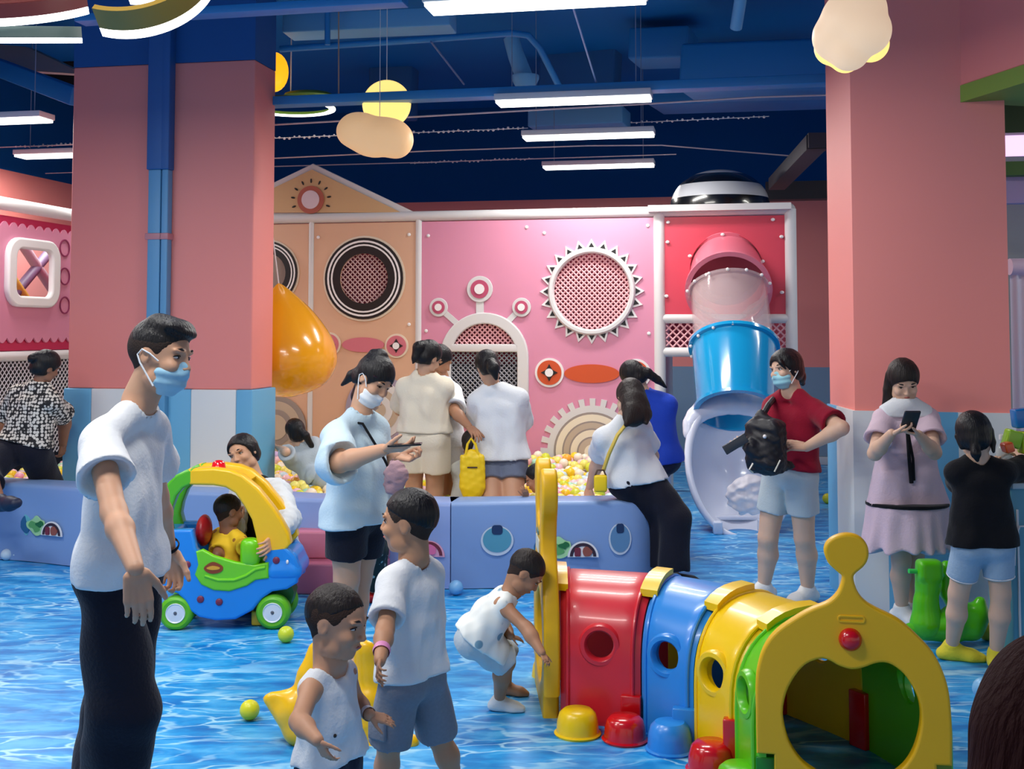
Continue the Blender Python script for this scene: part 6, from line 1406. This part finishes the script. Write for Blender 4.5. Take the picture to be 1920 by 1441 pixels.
# 8-11 people standing in the ball pit
p = Person('woman in cream t-shirt and cream shorts standing in the ball pit with her back turned', 8.5, 1.62, .222, (803, 670), (797, 702), (797, 722), (795, 822), 168, (140, 26), bulk=1.08, skinm=SK, h=.0095, sw=.33,
    arms=[('l', (750, 768, 1), (775, 770, 1), {'curl': .4}), ('r', (838, 770, 1), (820, 785, 1), {'curl': .4})], legs=[('l', (776, 918, 1), (776, 1010, 1)), ('r', (815, 918, 1), (815, 1010, 1))])
p.build(); p.hair(top=.06, side=.04, nape=-.3, extra=[([(-.42, 0, .25), (-.56, 0, .1), (-.5, 0, -.25), (-.5, 0, -.45)], [.17, .19, .13, .03])]); p.tee(CREAMC, (795, 810), off=.02, loose=.035, sleeve=.8, sr=.025, fold=.006, low=.05); p.shorts(CREAMC, .6, off=.02, flare=.03, fold=.004)
p = Person('woman in white t-shirt and shorts reaching down beside the woman in cream', 8.85, 1.6, .22, (823, 676), (828, 706), (836, 730), (834, 830), 120, (110, 30), bulk=1.0, skinm=SKT, h=.0095, sw=.3,
    arms=[('r', (852, 770, -1), (880, 800, -1), {'curl': .5}), ('l', (850, 770, 1), (880, 800, 1), {'curl': .4})], legs=[('r', (845, 918, 1), (845, 1000, 1)), ('l', (835, 918, 1), (835, 1000, 1))])
p.build(); p.hair(top=.05, side=.04, nape=-.35, ear=False); p.tee(WT, (834, 835), off=.02, loose=.03, sleeve=.95, sr=.03, low=.05); p.shorts(WT, .45, off=.02, flare=.03)
p = Person('woman in loose white t-shirt and slate shorts with her back turned, hair tied low', 8.4, 1.62, .222, (915, 688), (922, 722), (933, 745), (940, 862), 176, (-168, 28), bulk=1.12, skinm=SK, h=.0095, sw=.34,
    arms=[('l', (897, 806, 1), (884, 848, 1), {'curl': .9}), ('r', (976, 800, 1), (960, 830, 1), {'curl': .4})], legs=[('l', (924, 960, -1), (924, 1040, 1)), ('r', (962, 960, -1), (962, 1040, 1))])
p.build(); p.hair(top=.05, side=.04, nape=-.34, extra=[([(-.42, 0, -.12), (-.5, 0, -.3), (-.42, 0, -.62)], [.2, .2, .06])]); p.tee(WT, (935, 860), off=.022, loose=.04, sleeve=.82, sr=.035, fold=.006, low=.08, hemn=Vector((.05, 0, -1))); p.shorts(GREYB2, .42, off=.012, flare=.02)
bc = at(886, 884, 8.22); e = empty('tote_bag', bc - ZZ * .13, 'bright yellow carrier bag hanging from the hand of the woman in loose white t-shirt', 'bag')
f_ = Fld(); f_.box(bc, (X, Y_, ZZ), (.085, .035, .115), .02); f_.rc(bc + ZZ * .1, bc - ZZ * .11, .06, .085, .03, (Y_, .5)); f_.disp(.004, .07, 3); sdf_obj('bag_body', f_, .007, GOLD, e)
for dy_ in (-.02, .02): MB().tube([bc + Vector((-.05, dy_, .1)), bc + Vector((-.035, dy_, .19)), bc + Vector((-.01, dy_, .23)), bc + Vector((.02, dy_, .19)), bc + Vector((.045, dy_, .1))], .009, 8).build('handle', GOLD, e)
MB().box(bc + Vector((.0, -.045, .035)), .07, .004, .008, (X, Y_, ZZ)).build('printed_mark', mat('mark_dark', (52, 32, 48), .5), e)
p = Person('small child with dark hair in pale grey clothes behind the yellow carrier bag', 8.55, 1.05, .19, (884, 832), (884, 860), (884, 876), (884, 950), 180, (180, 20), bulk=1.1, skinm=SKD, h=.0095, sw=.22, arms=[('l', (864, 905, 1), (862, 925, 1), None), ('r', (904, 905, 1), (906, 925, 1), None)], legs=[('l', (878, 990, 1), (878, 1030, 1)), ('r', (892, 990, 1), (892, 1030, 1))])
p.build(); p.hair(HAIRB, top=.04, side=.03, nape=-.3); p.tee(cloth('stone_grey', (190, 190, 182)), (884, 985), off=.02, loose=.05, sleeve=.9, low=.12, flare=.5)
p = Person('child in red top with cropped black hair sitting among the balls', 8.2, .95, .19, (1008, 896), (1016, 922), (1024, 938), (1030, 985), -90, (-98, 22), bulk=1.1, skinm=SKT, h=.0095, sw=.22, arms=[('l', (998, 955, -1), (988, 930, -1), {'curl': .5}), ('r', (1000, 960, 1), (990, 945, 1), None)], legs=[('l', (1060, 990, 1), (1080, 1000, 1)), ('r', (1060, 990, 1), (1080, 1000, 1))])
p.build(); p.face(lids=.6); p.hair(top=.03, side=.008, nape=.0, noise=.001, back=.72); hair_fade(p, (48, 38, 34)); p.tee(REDC, (1030, 985), off=.015, loose=.02, sleeve=.9, low=.05)
p = Person('girl in pale blue grey clothes with long black ponytail crawling in the ball pit', 9.5, 1.25, .2, (554, 810), (560, 832), (566, 846), (598, 884), -160, (-150, 0), bulk=1.0, skinm=SKL, h=.0095, sw=.26, arms=[('l', (536, 846, -1), (520, 838, 1), {'curl': .3}), ('r', (584, 850, 1), (594, 848, 1), {'curl': .3})], legs=[('l', (615, 900, -1), (640, 905, 1)), ('r', (620, 905, 1), (645, 905, 1))])
p.build(); p.hair(top=.06, side=.04, nape=-.3, extra=[([(-.4, .08, .1), (-.55, .2, -.15), (-.5, .35, -.6), (-.45, .5, -1.0)], [.15, .16, .11, .04])]); p.tee(PEARL, (602, 890), off=.02, loose=.02, sleeve=.95, sr=.02, low=.05); p.shorts(PEARL, 1.2, 'trousers', off=.02)
# far left woman
p = Person('woman in black and white woven blouse climbing over the pit wall at the left edge', 8.75, 1.62, .222, (86, 688), (78, 718), (66, 742), (46, 838), 160, (140, 20), bulk=1.2, skinm=SKD, h=.0095, sw=.36,
    arms=[('l', (6, 788, 1), (-12, 830, -1), {'curl': .4}), ('r', (122, 780, 1), (118, 830, 1), {'curl': .4})], legs=[('r', (92, 910, 1), (98, 990, 1)), ('l', (-30, 890, -1), (-2, 938, -1))])
p.foot = {'l': {'yaw': 60, 'z': None, 'pitch': -15}}; p.build(); p.hair(top=.07, side=.05, nape=-.32, noise=.001, extra=[([(-.42, 0, .2), (-.56, 0, .12)], [.2, .16])]); p.tee(blouse_mat(), (48, 828), 'blouse', off=.02, loose=.03, sleeve=.85, sr=.02, low=.05, hemn=Vector((-.25, 0, -1))); p.shorts(BKT, 1.45, 'trousers', off=.02, flare=.02)
p.shoe('l', p.foot['l'], mat('shoe_navy', (24, 34, 60), .5), 'shoe', .012, 0)
# 12 seated woman and 13 woman in royal blue
p = Person('woman with long loose hair and white t-shirt sitting on the corner of the pit wall', 7.78, 1.6, .222, (1180, 745), (1172, 782), (1166, 806), (1190, 898), -158, (-160, 34), bulk=1.05, skinm=SKL, h=.0085, sw=.34,
    arms=[('l', (1122, 860, 1), (1106, 912, 1), {'curl': .3}), ('r', (1224, 855, 1), (1205, 880, 1), {'curl': .4})], legs=[('r', (1266, 972, -1), (1262, 1074, 0)), ('l', (1238, 965, 1), (1232, 1066, 0))])
p.foot = {'r': {'yaw': 60}, 'l': {'yaw': 40}}; p.build()
p.hair(HAIRB, top=.06, side=.05, nape=-.36, ear=False, extra=[([(-.22, 0, .0), (-.36, .04, -.5), (-.46, -.05, -.9), (-.5, -.30, -1.3)], [.40, .42, .34, .08], (p.front, .55), .1), ([(-.15, .22, -.1), (-.3, .34, -.7), (-.42, .36, -1.05)], [.26, .22, .06], None, .1)])
p.tee(WT, (1190, 906), off=.016, loose=.02, sleeve=.72, sr=.02, fold=.006, low=.04, hemn=Vector((.15, 0, -1))); p.shorts(BKT, 1.93, 'trousers', off=.020, flare=.028, straight=.006, fold=.005, waist=.015)
for k in 'rl': p.shoe(k, p.foot[k], mat('shoe_black', (20, 20, 22), .5), 'shoe', .01, 0)
c = at(1126, 906, 7.62); bg = empty('shoulder_bag', c - ZZ * .05, 'small yellow shoulder bag on the strap of the seated woman', 'bag')
MB().box(c, .085, .04, .11, (X, Y_, ZZ), .015).build('pouch', GOLD, bg); MB().tube([c + Vector((-.035, 0, .05)), c + Vector((-.02, 0, .085)), c + Vector((.02, 0, .085)), c + Vector((.035, 0, .05))], .006, 8).build('clasp_loop', mat('loop_brown', (80, 50, 30), .4), bg)
sb = p.sm - p.front * .13 + p.up * .03
MB().tube([c + Vector((.02, .02, .08)), at(1142, 850, 7.60), at(1158, 815, 7.60), at(1182, 785, 7.62), p.sh['r'] + p.up * .05], .013, 8).build('strap', mat('strap_yellow', (222, 190, 80), .5), bg)
p = Person('woman in royal blue top with black ponytail sitting behind the seated woman in white', 8.75, 1.6, .222, (1188, 706), (1204, 734), (1216, 756), (1228, 862), 160, (-150, 24), bulk=1.1, skinm=SKL, h=.0095, sw=.34,
    arms=[('r', (1240, 820, 1), (1225, 850, 1), None), ('l', (1190, 820, 1), (1185, 850, 1), None)], legs=[('r', (1236, 872, 1), (1240, 920, 1)), ('l', (1210, 872, 1), (1200, 920, 1))])
p.build(); p.hair(top=.06, side=.04, nape=-.3, extra=[([(-.40, .0, .1), (-.52, .15, -.15), (-.52, .35, -.55), (-.48, .5, -.9)], [.16, .16, .13, .04])]); p.tee(ROYAL, (1228, 868), off=.022, loose=.02, sleeve=1.1, sr=.02, low=.05); p.shorts(NAVC, 1.2, 'trousers', off=.02)
# 15 woman in wine red
p = Person('woman in wine red v-neck top and pale shorts, one hand on her hip', 7.15, 1.58, .222, (1474, 692), (1484, 728), (1490, 760), (1480, 890), -48, (-62, 6), bulk=1.08, skinm=SKL, h=.0075, sw=.36,
    arms=[('l', (1578, 802, -1), (1512, 838, 1), {'curl': .35, 'd': (-.95, 0, .1), 'n': (.1, .6, -.7), 't': -1}), ('r', (1436, 828, -1), (1406, 832, -1), {'curl': .7, 'n': (.2, .6, .6)})],
    legs=[('r', (1440, 1008, -1), (1432, 1100, 0)), ('l', (1508, 1008, -1), (1514, 1106, 0))])
p.foot = {'r': {'yaw': -60}, 'l': {'yaw': -50}}; p.build(); p.face(lids=.6, mouth=False); p.mask(mat('mask_aqua', (160, 218, 230), .6, bump=.1, bscale=30))
p.hair(top=.06, side=.06, line=.30, nape=-.42, ear=False, extra=[([(-.3, .1, .1), (-.5, .12, -.25), (-.62, .15, -.45)], [.22, .2, .08]), ([(.28, -.1, .36), (.36, -.25, .2), (.30, -.33, .02)], [.07, .06, .03])])
p.tee(WINE, (1482, 878), off=.014, loose=.006, sleeve=.72, sr=.022, fold=.003, v=.12, neck=1.2, low=.03); p.shorts(ICE, .60, off=.012, flare=.016, fold=.003)
for k in 'rl': p.shoe(k, p.foot[k], WSOCK, 'sock', .008, .012)
bk = empty('backpack', at(1432, 850, 6.85) - ZZ * .16, 'black backpack worn on the front of the woman in wine red', 'backpack'); BKM = mat('backpack_black', (12, 12, 22), .55, bump=.2, bscale=20)
f_ = Fld(); c = at(1436, 835, 6.84)
f_.box(c, (Vector((.75, -.66, 0)).normalized(), Vector((.66, .75, 0)).normalized(), ZZ), (.115, .08, .16), .06); f_.rc(at(1428, 780, 6.9), at(1436, 830, 6.86), .035, .09, .04); f_.rc(at(1412, 838, 6.8), at(1440, 862, 6.8), .055, .08, .03); f_.rc(at(1440, 870, 6.84), at(1478, 872, 6.9), .05, .03, .03)
f_.disp(.006, .09, 8); sdf_obj('bag_body', f_, .0085, BKM, bk)
MB().tube([at(1428, 782, 6.88), at(1440, 760, 6.92), p.sh['r'] + p.up * .05, p.sh['r'] - p.front * .08], .018, 8).build('strap', BKM, bk)
MB().tube([at(1463, 862, 6.72), at(1452, 884, 6.72)], .005, 6).build('zip_trim', mat('zip_silver', (200, 200, 190), .3, metal=.6), bk); MB().ball(at(1434, 818, 6.73), .012, 10).build('badge', WHT, bk); MB().tube([at(1412, 868, 6.72), at(1405, 880, 6.72), at(1412, 886, 6.72)], .006, 6).build('key_ring', mat('zip_silver', (200, 200, 190), .3, metal=.6), bk)
o = MB().box(at(1379, 832, 6.75), .15, .012, .055, (Vector((.83, 0, .5)).normalized(), Y_, Vector((-.5, 0, .83)).normalized()), .004).build('mobile_phone', mat('phone_grey', (56, 62, 72), .25)); tag(o, 'dark grey phone held out by the woman in wine red', 'phone')
f_ = Fld(); c = at(1404, 928, 9.15); f_.ell(c, (X, Y_, ZZ), (.17, .10, .15), .02); f_.rc(c + ZZ * .1, at(1400, 895, 9.15), .08, .03, .04); f_.disp(.014, .10, 4); o = sdf_obj('plastic_bag', f_, .011, mat('bag_sheer', (236, 232, 238), .45, alpha=.62, bump=.3, bscale=20)); tag(o, 'translucent white bag lying in the mouth of the white slide exit', 'bag')
# 16 girl in the lilac dress
p = Person('girl in dusty lilac dress with white collar and black ribbon, looking down at a phone', 6.62, 1.53, .222, (1694, 714), (1697, 752), (1698, 778), (1700, 905), 2, (-4, 30), bulk=.98, skinm=SKL, h=.007, sw=.30,
    arms=[('r', (1640, 850, -1), (1672, 812, -1), {'curl': .5, 'd': (.8, -.2, .25), 'n': (.2, -.1, .9), 't': 1, 'L': .14}), ('l', (1752, 848, -1), (1722, 814, -1), {'curl': .5, 'd': (-.8, -.2, .15), 'n': (-.2, -.1, .9), 't': -1, 'L': .14})],
    legs=[('r', (1690, 1050, -1), (1691, 1142, 0)), ('l', (1714, 1045, 1), (1714, 1136, 0))])
p.foot = {'r': {'yaw': 20}, 'l': {'yaw': 10}}; p.build(); p.face(lids=.15); p.hair(HAIRB, top=.06, side=.045, line=.27, nape=-.4, ear=False, extra=[([(-.15, .28, .1), (-.02, .36, -.25), (.10, .40, -.65), (.14, .36, -1.0)], [.14, .13, .13, .06]), ([(-.25, -.2, -.1), (-.35, -.2, -.5)], [.16, .1])])
d_ = p.tee(LIL, (1700, 945), 'dress', off=.014, loose=.045, sleeve=.62, sr=.03, fold=.004, low=.10, flare=.35, neck=1.0)
p.skirt('dress_flounce', LIL, (1701, 943, 0), (1702, 1026, 0), .222, .252, pleat=.013, n=13, ry=.80)
p.skirt('dress_piping', BLACKC, (1701, 940, 0), (1701, 947, 0), .229, .230, ry=.83, fold=0)
collar(p, WT, .145, .028, .085)
rb = lambda x, y: on_plane(x, y, p.sm.lerp(p.hm, .5) + p.front * .135, -p.front + ZZ * .12)
MB().tube([rb(1700, 800), rb(1704, 850), rb(1709, 905)], [.008, .01, .012], 8).build('ribbon', BLACKC, p.o); MB().tube([rb(1701, 800), rb(1712, 860), rb(1713, 900)], [.007, .008, .01], 8).build('ribbon', BLACKC, p.o)
for k in 'rl': p.shoe(k, p.foot[k], WSOCK, 'sock', .005, .03)
c = (p.arm['r'][1] + p.arm['l'][1]) / 2 + Vector((.01, -.05, .07)); print('PHONE', c); o = MB().box(c, .085, .014, .15, (X, Vector((0, .75, .66)), Vector((0, -.66, .75))), .005).build('mobile_phone', mat('phone_case', (40, 44, 52), .3, var=.5, bscale=30)); tag(o, 'phone in patterned case held by the girl in the lilac dress', 'phone')
# 17 girl in black
p = Person('girl in black top, denim shorts and yellow socks seen from behind at the toy stand', 5.78, 1.27, .212, (1827, 815), (1834, 856), (1838, 880), (1842, 1022), 176, (160, 6), bulk=1.06, skinm=SKL, h=.007, sw=.27,
    arms=[('r', (1928, 876, 1), (1908, 852, 1), {'curl': .5, 'L': .12}), ('l', (1800, 905, 1), (1868, 862, 1), {'curl': .5, 'd': (.9, .1, .5), 'L': .12})],
    legs=[('l', (1797, 1112, -1), (1784, 1213, 0)), ('r', (1876, 1112, -1), (1867, 1226, 0))])
p.foot = {'l': {'yaw': 75}, 'r': {'yaw': 150}}; p.build(); p.hair(top=.05, side=.05, line=.3, nape=-.34, ear=False, extra=[([(-.4, -.04, -.2), (-.46, -.05, -.42), (-.42, -.05, -.58)], [.12, .11, .05]), ([(.0, .34, .05), (.04, .36, -.2), (.0, .34, -.42)], [.1, .08, .04]), ([(-.1, -.34, .0), (-.2, -.32, -.25)], [.1, .06])])
p.tee(BLACKC, (1842, 1022), off=.014, loose=.014, sleeve=.85, sr=.02, fold=.003, low=.07, flare=.3); p.shorts(DENIM, .64, off=.010, flare=.010, fold=.002, trim=WHT)
for k in 'rl':
    p.shoe(k, p.foot[k], YSOCK, 'sock', .006, .03)
# 22 dark red hair cut off by the corner
p = Person('person with long dark auburn hair, only the hair seen at the bottom right corner', 1.35, 1.35, .22, (2020, 1420), (2060, 1640), (2070, 1740), (2080, 2250), 180, (175, 10), bulk=1.0, skinm=SKT, h=.01, arms=[('l', (1960, 2050, 1), (1980, 2200, 1), None), ('r', (2150, 2050, 1), (2150, 2200, 1), None)], legs=[('l', (2040, 2600, 1), (2040, 3100, 0)), ('r', (2100, 2600, 1), (2110, 3100, 0))])
p.build(); p.hair(mat('hair_auburn', (38, 9, 8), .75, .1, bump=.5, bscale=90, bstretch=(1, 1, .1)), top=.10, side=.10, nape=-.6, ear=False, noise=.0, extra=[([(-.25, 0, -.1), (-.35, -.1, -.6), (-.35, -.3, -1.1), (-.35, -.5, -1.6)], [.40, .46, .40, .2], None, .2), ([(-.1, -.25, .1), (-.15, -.42, -.3), (-.15, -.62, -.65), (-.12, -.92, -1.0)], [.28, .26, .24, .14], None, .15)])
p.tee(WINE, (2070, 2300), off=.02, sleeve=.8); p.shorts(NAVC, 1.6, 'trousers')
